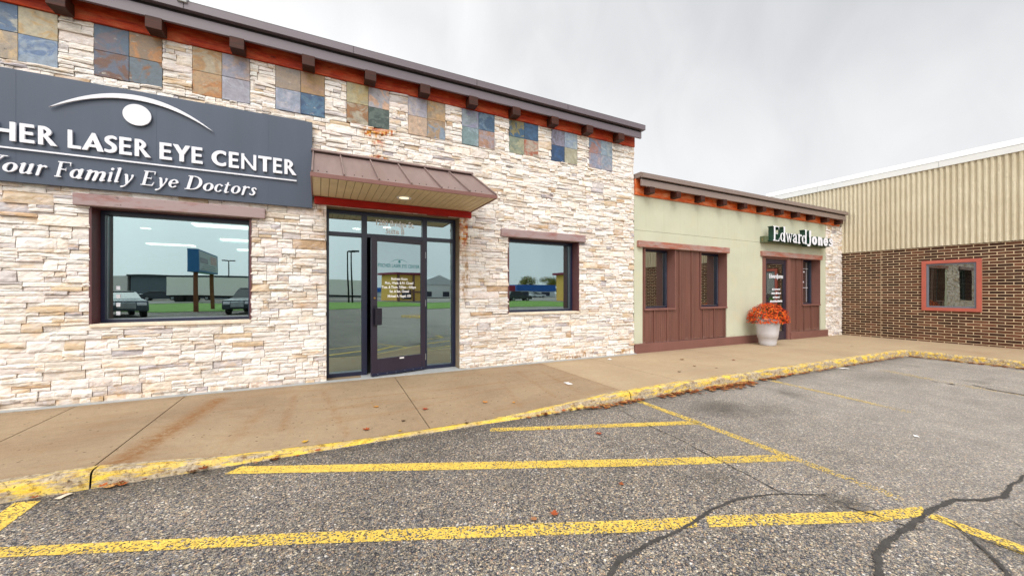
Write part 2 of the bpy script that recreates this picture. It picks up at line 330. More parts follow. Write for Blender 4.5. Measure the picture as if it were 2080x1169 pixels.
M = dict(stone=m_stone(), slate=m_slate(), asphalt=m_asphalt(), concrete=m_concrete(), curb=m_curb(),
    line=m_line('road_paint', .20), line2=m_line('road_paint_worn', .42), line3=m_line('road_paint_faded', .62),
    beam=m_wood('red_stained_beam', '7A1406', 'C4400E', 'C46A40', .12), beamB=m_wood('orange_stained_beam', 'A8300A', 'E8681C', 'DC9A70', .2), lintel=m_wood('weathered_lintel', '7A3A2E', '96584A', 'A09090', 1.25),
    lintelB=m_wood('red_lintel', '8A4430', 'B06850', 'A08C86', .7), tail=m_wood('rafter_tail_wood', '200A04', '4A1E0A'), header=m_wood('red_header', '8A0A04', 'B81C0C'),
    fascia=pbr('brown_metal_fascia', '6A5F66', .42, .08, 1.5, metal=.0, spec=.6, stretch=(.3, 2, 3)), fasciaB=pbr('brown_metal_fascia_lower', '87766F', .45, .07, 1.5, stretch=(.3, 2, 3)),
    awn=pbr('brown_standing_seam', '7E6A66', .38, .10, 3, spec=.6, stretch=(4, .6, .6)), dark=pbr('dark_gap', '140A0A', .8, .1),
    soffit=pbr('tan_soffit', 'CDBC98', .6, .08, 3), frame=pbr('dark_frame', '171D38', .32, .15, 2, spec=.6), doorf=pbr('dark_bronze_door', '2A2233', .32, .15, 2, spec=.6),
    jamb=pbr('maroon_jamb', '5A3436', .5, .12, 2), sill=pbr('stone_sill', 'DCCDB8', .85, .12, 8, bump=.4),
    sign=pbr('slate_blue_sign_panel', '414B5C', .42, .07, 1.2, spec=.5, stretch=(3, 1, .4)), white=pbr('white_letter', 'E2E2EA', .5, .03, 8), green=pbr('dark_green_return', '0E3A2C', .4, .1, 5),
    greenwall=pbr('sage_panel', 'BFC0AA', .75, .05, 1.2, bump=.15, bscale=90, dirt='C6BE9E', grime='A89E80'), brown=pbr('brown_board_batten', '704A40', .5, .14, 3, stretch=(9, 1, .3), grime='8A7064'), trim=pbr('brown_trim', '7A524A', .5, .08, 2),
    mortar=pbr('mortar', 'CBB594', .9, .14, 1.3, bump=.3, bscale=80, dirt='957E62'), glass=m_glass('window_glass'), glassB=m_glass('tinted_glass', (.80, .82, .80), .5, (.3, .36, .36)),
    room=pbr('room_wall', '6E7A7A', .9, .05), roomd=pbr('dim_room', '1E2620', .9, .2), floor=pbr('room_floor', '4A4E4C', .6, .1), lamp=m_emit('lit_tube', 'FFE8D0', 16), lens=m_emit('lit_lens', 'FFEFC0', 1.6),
    capw=pbr('white_cap_metal', 'DEDEDC', .45, .03, 2), red=pbr('salmon_window_trim', 'B45C4C', .5, .08, 4), grey=pbr('grey_aluminium', '6E727E', .4, .08, 5), pot=pbr('pale_grey_planter', 'CAC8CC', .45, .05, 3, bump=.08, bscale=40),
    blind=pbr('blind_slat', '9A9484', .6, .05), tar=m_tar('crack_sealant', '474442', '302D2B'), crack=m_tar('crack_dark', '231F1C', '161312'), brass=pbr('brass', 'B08A50', .3, .1, metal=.8),
    steel=pbr('steel', '9AA0A4', .35, .1, metal=.7), paper=pbr('paper', 'E4E2E0', .8, .05), vc=m_vcol('brick_clay', .85, .3, 14), vcf=m_vcol('petal', .7, .2, 60, 0), leafm=m_vcol('dry_leaf', .7, .3, 40, .2), vinyl=pbr('white_vinyl', 'F4F4F4', .7, .01, 2), teal=pbr('teal_vinyl', '2E8088', .5, .02), base=pbr('foundation_grey', 'A4A6A6', .8, .1, 6))
# ------------------------------------------------------------------ ledge stone cladding
PAL = [('ECE4DC', 30), ('E6DCD0', 24), ('F0EAE4', 20), ('E2D4C4', 12), ('EADDD6', 10), ('D3BC9F', 5), ('C6BDBA', 4), ('D0C2B4', 4), ('BFA284', 2), ('B3ABAE', 2)]
PC = []
for c, k in PAL: PC += [lin(c)]*k
def ledge(mb, u0, u1, z0, z1, fmap, holes=(), seed=0, amp=1.0, rust=None, hscale=1.0):
    rnd = random.Random(seed); z = z0
    while z < z1-.01:
        H = rnd.choice((.125, .14, .15, .16, .17))*hscale; u = u0 - rnd.random()*.3; zt = min(z+H, z1)
        while u < u1:
            wd = rnd.uniform(.2, .62)*hscale; k = rnd.random(); cells = []
            if k < .30:
                s = rnd.random(); cells = [(0, 1, 0, 1)] if s < .6 else [(0, rnd.uniform(.5, .8), 0, 1)]
                if len(cells[0]) and cells[0][1] < 1: a = cells[0][1]; h = rnd.uniform(.3, .7); cells += [(a, 1, 0, h), (a, 1, h, 1)]
            elif k < .72:
                h = rnd.uniform(.3, .7); a, b = rnd.uniform(.25, .8), rnd.uniform(.25, .8)
                cells = [(0, a, 0, h), (a, 1, 0, h)] if rnd.random() < .55 else [(0, 1, 0, h)]
                cells += [(0, b, h, 1), (b, 1, h, 1)] if rnd.random() < .45 else [(0, 1, h, 1)]
            else:
                h1, h2 = rnd.uniform(.2, .4), rnd.uniform(.6, .8)
                for lo, hi in ((0, h1), (h1, h2), (h2, 1)):
                    if rnd.random() < .5: a = rnd.uniform(.25, .75); cells += [(0, a, lo, hi), (a, 1, lo, hi)]
                    else: cells.append((0, 1, lo, hi))
            for (a, b, c, d) in cells:
                r = [(max(u0, u+a*wd), min(u1, u+b*wd), z+c*(zt-z), z+d*(zt-z))]
                if r[0][1]-r[0][0] < .012: continue
                for q in rect_minus(r, holes, .012): stone_face(mb, q, fmap, rnd, amp, rust)
            u += wd
        z += H
def stone_face(mb, q, fmap, rnd, amp, rust):
    a, b, c, d = q; g = .0024; a += g; b -= g; c += g*.8; d -= g*.8
    w_, h_ = b-a, d-c
    if w_ < .006 or h_ < .006: return
    nx = max(3, int(w_/.028)+1); nz = max(3, int(h_/.022)+1); sd = rnd.random()*100
    base = rnd.uniform(.0, .018)*amp + (.012 if h_ < .05 and rnd.random() < .4 else 0)
    tx, tz = rnd.uniform(-.05, .05), rnd.uniform(-.16, .1)
    col = rnd.choice(PC); k = rnd.uniform(.88, 1.06); col = tuple(min(.86, x*k) for x in col[:3])
    # a cleft line across the face gives two facets
    ca = rnd.uniform(0, math.pi); cn = (math.cos(ca), math.sin(ca)); cd = rnd.uniform(-.02, .05); cs = rnd.uniform(.0, .28)
    um, zm = (a+b)/2, (c+d)/2; P = []; 
    for j in range(nz+2):
        row = []
        for i in range(nx+2):
            ii = min(max(i-1, 0), nx-1); jj = min(max(j-1, 0), nz-1)
            uu = a + w_*ii/(nx-1); zz = c + h_*jj/(nz-1)
            dp = base + (uu-um)*tx + (zz-zm)*tz
            dp -= max(0, ((uu-um)*cn[0]+(zz-zm)*cn[1]*2) - cd)*cs
            dp += .007*noise.noise((uu*16, zz*26, sd)) + .004*noise.noise((uu*48, zz*70, sd))
            edge = ii in (0, nx-1) or jj in (0, nz-1)
            if edge: dp -= .004 + .006*abs(noise.noise((uu*30, zz*30, sd+5)))
            dp = max(dp, -.012)
            if i in (0, nx+1) or j in (0, nz+1): dp = -.045
            row.append(fmap(uu, zz, dp*amp))
        P.append(row)
    cc = col
    k_ = max(rust(u_, z_) for u_ in (a, um, b) for z_ in (c, zm, d)) if rust else 0
    n0 = len(mb.c); mb.col = tuple(cc)+(1,); mb.grid(P)
    if rust and k_ > 0:
        nc = nx+1
        for q_ in range(len(mb.c)-n0):
            p_ = P[q_//nc][q_ % nc]; kk = rust(p_[0] if abs(p_[1]-YF) < .1 else p_[1], p_[2])
            if kk <= 0: continue
            nz_ = noise.noise((p_[0]*22, p_[1]*5, p_[2]*16))+.35*noise.noise((p_[0]*70, 1, p_[2]*60)); k2 = max(0, min(1, kk*(1.1+2.2*nz_)))
            rc = lin('B85A12' if kk > .5 else 'A07438') if nz_ > .12 else (lin('D89A38') if kk > .5 else lin('B8925C')); mb.c[n0+q_] = tuple(x*(1-k2)+y*k2 for x, y in zip(col, rc))+(1,)

# ================================================================== GROUND
xs = [-400, -150, -60, -30, -15, -8, -6] + [x for x in range(-5, 16)] + [16, 20, 35, 60, 150, 400]
ys = [-400, -200, -100, -60, -40, -30, -20, -12, -6, -3, 0, 2, 3.2, 4.2, 12, 60, 400]
g = MB(); g.col = (0, 0, 0, 1)
# fine patch near the camera carries the dirt that collects along the kerb
X = np.arange(-6, 16.01, .1); Y = np.concatenate([np.arange(-3, 4.31, .1)])
def stain(x, y):
    s = 0
    ek = YC - y
    if 0 < ek < .5 and x < XC: s = max(s, .75*(1-ek/.5)**1.5)
    for (cx, cy, r, k) in ((4.8, 3.2, .55, .6), (5.3, 2.9, .35, .45), (2.9, 1.95, .25, .35), (3.35, 1.35, .22, .8), (9.2, 3.1, .8, .3), (.6, 3.55, .5, .3), (.2, 2.3, .4, .25), (1.6, 1.9, .35, .2)):
        d = math.hypot((x-cx), (y-cy)*1.2)/r
        if d < 1: s = max(s, k*(1-d*d))
    return s
gp = MB()
for i in range(len(X)-1):
    for j in range(len(Y)-1):
        gp.col = None
        gp.quad((X[i], Y[j], az(X[i])), (X[i+1], Y[j], az(X[i+1])), (X[i+1], Y[j+1], az(X[i+1])), (X[i], Y[j+1], az(X[i])))
        s = stain(X[i]+.05, Y[j]+.05); gp.c[-1] = (s, s, s, 1)
# outer sheet leaves a hole for the fine patch
for i in range(len(xs)-1):
    for j in range(len(ys)-1):
        x0, x1, y0, y1 = xs[i], xs[i+1], ys[j], ys[j+1]
        for r in rect_minus([(x0, x1, y0, y1)], [(-6, 16, -3, 4.3)]):
            a, b, c, d = r; gp.col = (0, 0, 0, 1); gp.quad((a, c, az(a)), (b, c, az(b)), (b, d, az(b)), (a, d, az(a)))
struct(gp.build('parking_lot', M['asphalt']))

# sidewalk slabs with open joints
JO = [-6.6, -4.1, -2.6, -1.58, 1.08, 3.85, 5.08, 8.0, 10.6, 13.1]
xs = list(np.arange(-9, 16.1, .05)); 
for j in JO: xs += [j-.006, j-.0045, j+.0045, j+.006]
xs = sorted(set(round(float(x), 4) for x in xs)); ys = [YC+.10, YC+.16] + [round(float(y), 3) for y in np.arange(4.3, 6.3, .05)] + [6.3, 6.42, 6.8]
xs = [x for x in xs if not any(abs(x-j) < .02 and abs(x-j) > .007 for j in JO)]
seg = lambda px, py, ax, ay, bx, by: (lambda t: math.hypot(px-ax-t*(bx-ax), py-ay-t*(by-ay)))(max(0, min(1, ((px-ax)*(bx-ax)+(py-ay)*(by-ay))/((bx-ax)**2+(by-ay)**2+1e-9))))
RUST = [(-1.45, 4.15, -1.15, 6.0, .10, .95), (-1.38, 4.2, -1.3, 5.3, .08, .7), (-.35, 4.6, -.3, 5.9, .035, .5), (.25, 4.3, .05, 5.9, .03, .45), (-.75, 4.5, -.6, 5.4, .06, .4), (2.9, 4.4, 3.1, 5.9, .03, .4), (3.3, 4.4, 3.5, 5.8, .03, .4), (2.3, 4.3, 2.6, 5.6, .03, .3),
    (-1.0, 5.5, 3.8, 5.35, .025, .35), (-.9, 5.2, 3.7, 5.0, .02, .3), (.7, 4.7, 2.2, 5.1, .03, .3), (2.2, 5.1, 3.7, 5.2, .02, .3), (5.6, 5.5, 5.9, 4.9, .04, .35), (6.4, 5.3, 6.7, 4.7, .03, .45), (-3.2, 4.6, -2.6, 4.9, .25, .25), (3.85, 4.1, 3.85, 6.4, .12, .25), (7.5, 5.9, 8.9, 5.7, .2, .2)]
RC = {}
def rustw(cx, cy):
    if (cx, cy) in RC: return RC[cx, cy]
    r = 0
    for (ax, ay, bx, by, wd, k) in RUST:
        if abs(cx-(ax+bx)/2) > abs(bx-ax)/2+wd*3: continue
        d = seg(cx, cy, ax, ay, bx, by)
        if d < wd*2.2: r = max(r, k*math.exp(-(d/wd)**2))
    RC[cx, cy] = r; return r
s = MB()
for j in range(len(ys)-1):
    for i in range(len(xs)-1):
        x0, x1, y0, y1 = xs[i], xs[i+1], ys[j], ys[j+1]; cx, cy = (x0+x1)/2, (y0+y1)/2
        groove = any(abs(cx-q) < .0046 for q in JO); dz0 = -.012 if any(abs(x0-q) < .005 for q in JO) else 0; dz1 = -.012 if any(abs(x1-q) < .005 for q in JO) else 0
        if x0 > XC-.01 or True:
            s.quad((x0, y0, sw(x0, y0)+dz0), (x1, y0, sw(x1, y0)+dz1), (x1, y1, sw(x1, y1)+dz1), (x0, y1, sw(x0, y1)+dz0))
        pale = .28 if cx > 3.85 else 0
        edge = .1 if cy > 6.25 else 0
        s.c[-1] = [(rustw(a_, b_), pale, 1 if groove else edge, 1) for a_, b_ in ((x0, y0), (x1, y0), (x1, y1), (x0, y1))]
struct(s.build('sidewalk', M['concrete']))
s = MB(); ys2 = [float(y) for y in np.arange(-8, YC+.11, .24)]; ys2 = [-8, -4, -2, 0, 1.2, 2.4, 3.4, YC+.10]
for j in range(len(ys2)-1):
    for (x0, x1) in ((XC+.10, 14.6), (14.6, 16.1)):
        s.col = (0, .2, 0, 1); s.quad((x0, ys2[j], sw(x0, YC)), (x1, ys2[j], gz(x1)), (x1, ys2[j+1], gz(x1)), (x0, ys2[j+1], sw(x0, YC)))
struct(s.build('side_path', M['concrete']))

# kerb: worn yellow nose, swept along the edge
def kerb(pts, name):
    mb = MB(); rows = []; cols = []
    n = len(pts)
    for i, (x, y, nx, ny) in enumerate(pts):
        zt = lerp_pts(CT, x); zb = az(x)-.03; h = zt-az(x)
        wob = .006*noise.noise((x*3, y*3, 1)); wz = .004*noise.noise((x*7, y*7, 4))
        prof = [(.12, .002), (.07, .004), (.03, .002+wz), (.008, -.010+wz), (-.002+wob, -.028), (-.012+wob*2, -.028-(h-.02)*.5), (-.022+wob, -.028-(h-.0))]
        if h < .05: prof = [(.12, .002), (.07, .003), (.03, .001), (.008, -.004), (0, -.012), (-.01, -.016-h*.5), (-.02, -.03-h)]
        rows.append([(x+nx*p, y+ny*p, max(zt+q, zb)) for p, q in prof])
        k = 1.0 if h < .05 else .62
        cols.append(k)
    i0 = len(mb.v)
    for a in range(n-1):
        for b in range(6):
            mb.quad(rows[a][b], rows[a+1][b], rows[a+1][b+1], rows[a][b+1])
            lv = (.30, .70, .38, .40, .50, .30)[b] + (cols[a]-.62)*.8
            if pts[a][0] < -.3 and b in (1, 2, 3): lv -= .22
            mb.c[-1] = (lv, lv, lv, 1)
    return struct(mb.build(name, M['curb'], smooth=True, fix=False))
P = [(x, YC, 0, 1) for x in np.arange(-9, XC-.05, .06)]
br = [-4.1, -1.58, 3.9, 8.0]
cur = []
allp = []
for p in P:
    cur.append((float(p[0]), p[1], 0, 1))
    if any(abs(p[0]-b) < .03 for b in br): allp.append(cur); cur = [(float(p[0])+.012, YC, 0, 1)]
cur += [(XC-.06, YC-.005, -.0, 1), (XC-.02, YC-.02, .45, .9), (XC, YC-.06, 1, .5)]
cur += [(XC, float(y), 1, 0) for y in np.arange(YC-.15, -8, -.08)]
allp.append(cur)
for c_ in allp: kerb(c_, 'kerb')
# small sealing slope where asphalt meets stone wall: grey foundation lip
f = MB(); f.prism([(-9, 6.40, gz(-9)-.05), (-9, 6.40, gz(-9)+.012), (6.43, 6.40, gz(6.43)+.012), (6.43, 6.40, gz(6.43)-.05)], (0, .12, 0))
struct(f.build('foundation_ledge', M['base'], fix=True))

# painted lines
def strip(poly, mat, name='parking_line', z=.004, fade=None, n=24):
    """poly: left edge list and right edge list (same length)"""
    a, b = poly; mb = MB()
    for k in range(len(a)-1):
        for i in range(n):
            t0, t1 = i/n, (i+1)/n; L = lambda p, q, t: (p[0]+(q[0]-p[0])*t, p[1]+(q[1]-p[1])*t)
            q = [L(a[k], a[k+1], t0), L(a[k], a[k+1], t1), L(b[k], b[k+1], t1), L(b[k], b[k+1], t0)]
            mb.quad(*[(x, y, az(x)+z) for x, y in q]); s_ = (k+(t0+t1)/2)/(len(a)-1)
            v = .5+(fade(s_) if fade else 0); mb.c[-1] = (v, v, v, 1)
    return struct(mb.build(name, mat))
strip(([(-1.92, 3.42), (-.13, 2.71), (1.9, 1.865), (2.27, 1.725)], [(-1.92, 3.325), (-.13, 2.59), (1.80, 1.768), (2.17, 1.64)]), M['line'], fade=lambda s: .16*max(0, s-.2))
strip(([(2.33, 1.70), (3.474, 1.206), (3.83, 1.09)], [(2.24, 1.605), (3.337, 1.13), (3.70, 1.03)]), M['line'], fade=lambda s: .08)
strip(([(-.60, 3.95), (2.6, 2.555), (3.91, 2.02)], [(-.70, 3.845), (2.48, 2.45), (3.83, 1.905)]), M['line'], fade=lambda s: -.1+.22*s)
strip(([(1.70, 3.865), (4.0, 3.03)], [(1.64, 3.775), (3.92, 2.93)]), M['line'], fade=lambda s: .05)
strip(([(3.94, 3.96), (3.90, 3.05), (3.84, 1.95), (3.79, 1.28), (3.76, 1.13)], [(4.04, 3.90), (4.01, 3.0), (3.94, 1.87), (3.88, 1.2), (3.86, 1.1)]), M['line2'], fade=lambda s: -.14+.5*s*s)
strip(([(3.68, 1.02), (3.62, .3)], [(3.78, 1.02), (3.78, .3)]), M['line'], fade=lambda s: .05)
strip(([(-1.92, 3.97), (-1.93, -1)], [(-1.775, 3.93), (-1.79, -1)]), M['line'], fade=lambda s: -.12)
strip(([(7.02, 3.9), (6.75, 2.05)], [(7.13, 3.86), (6.85, 2.0)]), M['line2'], fade=lambda s: -.12+.25*s)
strip(([(10.05, 3.5), (9.55, 2.2), (9.4, 1.2)], [(10.22, 3.4), (9.72, 2.15), (9.5, 1.2)]), M['line3'], fade=lambda s: -.06+.1*s)
strip(([(12.5, 3.2), (12.3, 1.2)], [(12.6, 3.2), (12.42, 1.2)]), M['line3'], fade=lambda s: .0)
# cracks and tar sealant
def ribbon(pts, w0, mat, name, z=.006, jit=.3, sub=9):
    P = []
    for (a, b) in zip(pts, pts[1:]):
        for i in range(sub): t = i/sub; P.append((a[0]+(b[0]-a[0])*t, a[1]+(b[1]-a[1])*t))
    P.append(pts[-1]); mb = MB(); rows = []; wide = 1.0
    for i, p in enumerate(P):
        a = P[max(0, i-1)]; b = P[min(len(P)-1, i+1)]; dx, dy = b[0]-a[0], b[1]-a[1]; l = math.hypot(dx, dy) or 1
        wv = (w0 if not callable(w0) else w0(i/(len(P)-1)))*(1+jit*noise.noise((p[0]*9, p[1]*9, 3))*2); off = .012*noise.noise((p[0]*7, p[1]*7, 9))
        nx, ny = -dy/l, dx/l; wv *= wide; rows.append([(p[0]+nx*(off+wv*k), p[1]+ny*(off+wv*k)) for k in (-.5, 0, .5)])
    for r0, r1 in zip(rows, rows[1:]):
        for k in (0, 1):
            mb.quad(*[(x, y, az(x)+z) for x, y in (r0[k], r0[k+1], r1[k+1], r1[k])]); e = (0, 0, 0, 1); c_ = (1, 1, 1, 1); mb.c[-1] = [e, c_, c_, e] if k == 0 else [c_, e, e, c_]
    return struct(mb.build(name, mat, fix=False))
ribbon([(1.15, 1.50), (1.38, 1.564), (1.523, 1.636), (1.819, 1.666), (2.112, 1.673), (2.404, 1.726), (2.746, 1.734), (3.008, 1.674), (3.15, 1.612), (3.394, 1.468)], lambda t: .055*(1-.75*t), M['tar'], 'tar_seam')
ribbon([(3.476, 3.8), (3.364, 3.226), (3.312, 2.652), (3.228, 2.268), (3.18, 1.925), (3.116, 1.628)], .012, M['crack'], 'pavement_crack', jit=.6)
ribbon([(3.331, 1.324), (3.38, 1.181), (3.41, 1.045), (3.45, .95)], .014, M['crack'], 'pavement_crack', z=.007, jit=.6)
ribbon([(2.5, .84), (2.672, .924), (2.856, .998), (3.141, 1.028), (3.439, 1.03), (3.767, 1.042), (4.176, 1.016), (4.364, .916), (4.562, .864), (4.833, .891), (5.236, .89), (6, .8)], lambda t: .062-.03*t, M['tar'], 'tar_seam', z=.008)
ribbon([(3.74, 1.0), (3.686, .897), (3.53, .76), (3.306, .61), (3.1, .5)], lambda t: .012+.03*t, M['tar'], 'tar_seam', z=.010)
ribbon([(3.61, .82), (3.642, .765), (3.663, .622), (3.66, .4)], .02, M['tar'], 'tar_seam', z=.012)
ribbon([(4.189, .902), (4.173, .79), (4.05, .688), (3.95, .5)], .008, M['crack'], 'pavement_crack', jit=.6)
ribbon([(9.617, 2.62), (9.624, 2.342)], .06, M['tar'], 'tar_seam', jit=.8)
ribbon([(9.851, 2.2), (9.657, 1.927), (9.595, 1.63), (9.5, 1.3)], .06, M['tar'], 'tar_seam', jit=.8)
# ================================================================== EYE CENTRE BUILDING
XL, XR = -7.4, 6.43; YF = 6.5
eye = empty('shop_building', (-.5, 7.0, gz(0)), 'taller eye clinic building clad in cream ledge stone with slate tile squares', 'building')
WL = (-2.514, -.881, -.405, 1.05); WR = (3.217, 4.865, -.41, 1.05); DO = (.091, 2.2425, -1.6, 1.336)
openings = [WL, WR, DO]
mb = MB()
for (a, b, c, d) in rect_minus([(XL, XR-.02, -1.6, 3.60)], openings): mb.box(a, b, 6.565, 6.80, c, d)
mb.box(XR-.26, XR-.02, 6.80, 24, -1.6, 3.60); mb.box(XL, XL+.24, 6.80, 24, -1.6, 3.60); mb.box(XL+.24, XR-.26, 23.76, 24, -1.6, 3.60)
mb.build('wall', pbr('mortar_shadow', '857460', .9, .2), eye)
MB().box(XL+.05, XR-.05, 6.81, 23.9, 3.35, 3.5).build('roof', pbr('flat_roof', '8A8A88', .9, .1), eye)
tiles = []
for k in range(-2, 9):
    x = -2.485+.953*k; tiles.append((x, x+.645, 2.672, 3.31))
def rust(u, z):
    r = 0
    for (cx, cz, rx, rz, k) in ((.86, 2.62, .26, .08, 1.0), (.72, 2.58, .15, .1, .9), (.83, 2.16, .16, .06, 1.3), (.85, 2.4, .12, .1, .7), (2.30, 1.1, .09, .4, .9), (2.32, .3, .07, .5, .5), (4.6, -1.36, .8, .07, .42), (6.2, -1.35, .3, .08, .42), (5.0, -1.3, .3, .12, .4), (0.0, 1.35, .1, .2, .45), (-3.0, -1.3, 1.2, .05, .3), (-1.0, -1.34, .9, .05, .3), (3.2, -1.36, .9, .045, .3), (-2.2, -1.33, .5, .06, .35)):
        d = ((u-cx)/rx)**2+((z-cz)/rz)**2
        if d < 1.6: r = max(r, k*(1-d/1.6))
    return r
st = MB()
ledge(st, XL, XR, -1.42, 3.31, lambda u, z, d: (u, YF-d+.0, z), holes=openings+tiles+[(-5.6, -.16, 1.30, 2.50)], seed=11, rust=rust, hscale=.84)
# returns of the entrance and the corner
ledge(st, 6.50, 6.80, -1.42, 1.336, lambda u, z, d: (2.2425+.0-max(0, d)*.6+.012, u, z), seed=5, amp=.6, rust=lambda u, z: .8 if z > .6 else .35)
ledge(st, 6.50, 7.6, -1.42, 3.31, lambda u, z, d: (XR+d*.5-.02, u, z), seed=6, amp=.6)
st.build('stone_cladding', M['stone'], eye)
# slate tiles
TC = [[('566C88', 'A8A69C'), ('B0A68E', 'B09468'), ('B9A07E', '9C8F80'), ('5C7396', '8A98A8')],
 [('4E6074', '6A6068'), ('86705A', 'A87648'), ('6A4A3C', '5A6070'), ('5E6A74', '7E5636')],
 [('A89880', 'A27C50'), ('8C8A98', 'A49088'), ('A88A68', 'A87444'), ('A0A0AC', '94909C')],
 [('968474', '8A8078'), ('A08068', 'A08058'), ('8890A2', 'A4A2AE'), ('4A6A84', '2E4A6E')],
 [('A69C7C', 'A89468'), ('A6A2A8', 'C8A48C'), ('A09684', '8C6440'), ('56645E', '3A4844')],
 [('A09CA8', 'B0A4A0'), ('A08E78', 'B4926A'), ('B09A88', 'C0A48C'), ('7E8C9C', '9C846A')],
 [('8C8CA4', '8A949C'), ('62788C', '3E5874'), ('74888C', '8A9CA4'), ('9A8C90', 'A07C68')],
 [('3C5E7C', '8A8058'), ('3E5E80', '34506C'), ('9C9A80', '7E8878'), ('A89A8C', 'A06048')],
 [('88869A', '76707C'), ('8A98AC', '9AA4A8'), ('2A4464', '30507A'), ('9C9680', 'A8A490')],
 [('7A8CA4', 'A07A74'), ('8494A4', '9CA4A8'), ('8C90A4', 'A49498'), ('8490A0', '9C98A0')]]
ti = 0
for qi, (a, b, c, d) in enumerate(tiles):
    cols = TC[qi-1] if qi > 0 else TC[4]; hx, hz_ = (b-a)/2, (d-c)/2
    for i, (u, v) in enumerate(((0, 1), (1, 1), (0, 0), (1, 0))):
        t = MB(); x0, z0 = a+u*hx, c+v*hz_; pr = random.uniform(0, .005)
        t.col = lin(cols[i][0]); t.box(x0+.0025, x0+hx-.0025, YF-.006-pr, YF+.06, z0+.0025, z0+hz_-.0025)
        o = t.build('slate_tile', M['slate'], eye, bevel=.0015)
        c2 = o.data.color_attributes.new('Col2', 'FLOAT_COLOR', 'CORNER'); c2.data.foreach_set('color', list(lin(cols[i][1]))*len(o.data.loops))
# beam, rafter tails, fascia
MB().box(XL, XR-.003, YF-.035, YF+.10, 3.312, 3.60).build('frieze_beam', M['beam'], eye, bevel=.006)
k = -1.088-.857*6
while k < 6.2:
    if k > XL: MB().box(k, k+.165, 6.272, YF-.036, 3.302, 3.455).build('rafter_tail', M['tail'], eye, bevel=.006)
    k += .857
fa = MB(); fa.box(XL, 6.447, 6.284, 6.325, 3.449, 3.584); fa.box(XL, 6.447, 6.3255, 6.66, 3.602, 3.62).build('fascia', M['fascia'], eye, bevel=.003)
fas = [o for o in eye.children if o.name.startswith('fascia')][0] if hasattr(eye, 'children') else None
fa = MB(); fa.box(XL, 6.44, 6.30, 6.32, 3.5845, 3.6255); fa.build('shadow_gap', M['dark'], fas)
fa = MB(); fa.box(XL, 6.51, 6.225, 6.68, 3.6258, 3.732); fa.prism([(XL, 6.220, 3.7325), (XL, 6.30, 3.772), (XL, 6.68, 3.772), (XL, 6.68, 3.7325)], (6.515-XL, 0, 0)); fa.build('cap_flashing', M['fascia'], fas, bevel=.003, fix=True)
for x in (-1.56, .45, 2.46, 4.4): MB().box(x, x+.006, 6.2225, 6.2245, 3.632, 3.73).build('flashing_seam', M['dark'], fas)
j = MB(); j.box(-1.62, -1.52, 6.20, 6.34, 3.70, 3.80); j.build('seam_cover', M['base'], fas, bevel=.004)

def window(W, name='window', side='both', glass='glass'):
    a, b, c, d = W; f = MB(); yy = 6.70; t = .055
    f.box(a+.012, b-.012, yy, yy+.09, c+.012, c+t); f.box(a+.012, b-.012, yy, yy+.09, d-t, d-.002); f.box(a+.012, a+t, yy, yy+.09, c+t, d-t); f.box(b-t, b-.012, yy, yy+.09, c+t, d-t)
    fo = f.build('window', M['frame'], eye, bevel=.003)
    p = MB(); p.box(a+t-.01, b-t+.01, yy+.062, yy+.068, c+t-.01, d-t+.01); p.build('pane', M[glass], fo)
    p = MB(); p.box(a+t, b-t, yy+.052, yy+.0615, c+t, c+t+.006); p.box(a+t, a+t+.006, yy+.052, yy+.0615, c+t+.006, d-t-.006); p.box(b-t-.006, b-t, yy+.052, yy+.0615, c+t+.006, d-t-.006); p.build('gasket', M['steel'], fo)
    p = MB(); p.box(a-.012, a+.0115, YF-.012, yy+.1, c, d); p.box(b-.0115, b+.012, YF-.012, yy+.1, c, d); p.box(a+.0115, b-.0115, YF+.01, yy+.1, d-.001, d+.03); p.build('jamb', M['jamb'], fo)
    p = MB(); p.box(a-.004, b+.004, YF-.028, yy+.1, c-.03, c+.011); p.build('sill', M['sill'], fo, bevel=.006)
    return fo
w1 = window(WL); MB().box(-2.645, -.70, YF-.075, YF+.05, 1.052, 1.195).build('lintel', M['lintel'], w1, bevel=.008)
w2 = window(WR); MB().box(3.045, 5.0, YF-.075, YF+.05, 1.052, 1.195).build('lintel', M['lintel'], w2, bevel=.008)

for i_, z_ in enumerate((-.30, -.19, -.08, .03)): MB().box(-2.375, -2.335, 6.757, 6.7585, z_, z_+.05).build('decal', M['white'], w1)
# entrance frame
fy, fb = 6.735, 6.835; zf = -1.375
f = MB()
for a, b in ((.094, .131), (.618, .703), (1.628, 1.711), (2.18, 2.24)): f.box(a, b, fy, fb, zf, 1.33)
for a, b in ((.131, .618), (.703, 1.628), (1.711, 2.18)):
    f.box(a, b, fy+.002, fb-.002, 1.275, 1.33); f.box(a, b, fy+.002, fb-.002, .913, .977)
for a, b in ((.131, .618), (1.711, 2.18)): f.box(a, b, fy+.002, fb-.002, zf, -1.31)
ef = f.build('entrance_frame', M['frame'], eye, bevel=.003)
for a, b, c, d in ((.131, .618, .977, 1.275), (.703, 1.628, .977, 1.275), (1.711, 2.18, .977, 1.275), (.131, .618, -1.31, .913), (1.711, 2.18, -1.31, .913)):
    MB().box(a-.005, b+.005, fy+.05, fy+.056, c-.005, d+.005).build('pane', M['glass'], ef)
MB().box(.09, 2.24, 6.53, 6.9, -1.5, -1.377).build('threshold', M['base'], ef, bevel=.004)
hd = MB().box(-.075, 2.44, 6.425, 6.56, 1.338, 1.447).build('header_beam', M['header'], eye, bevel=.005)
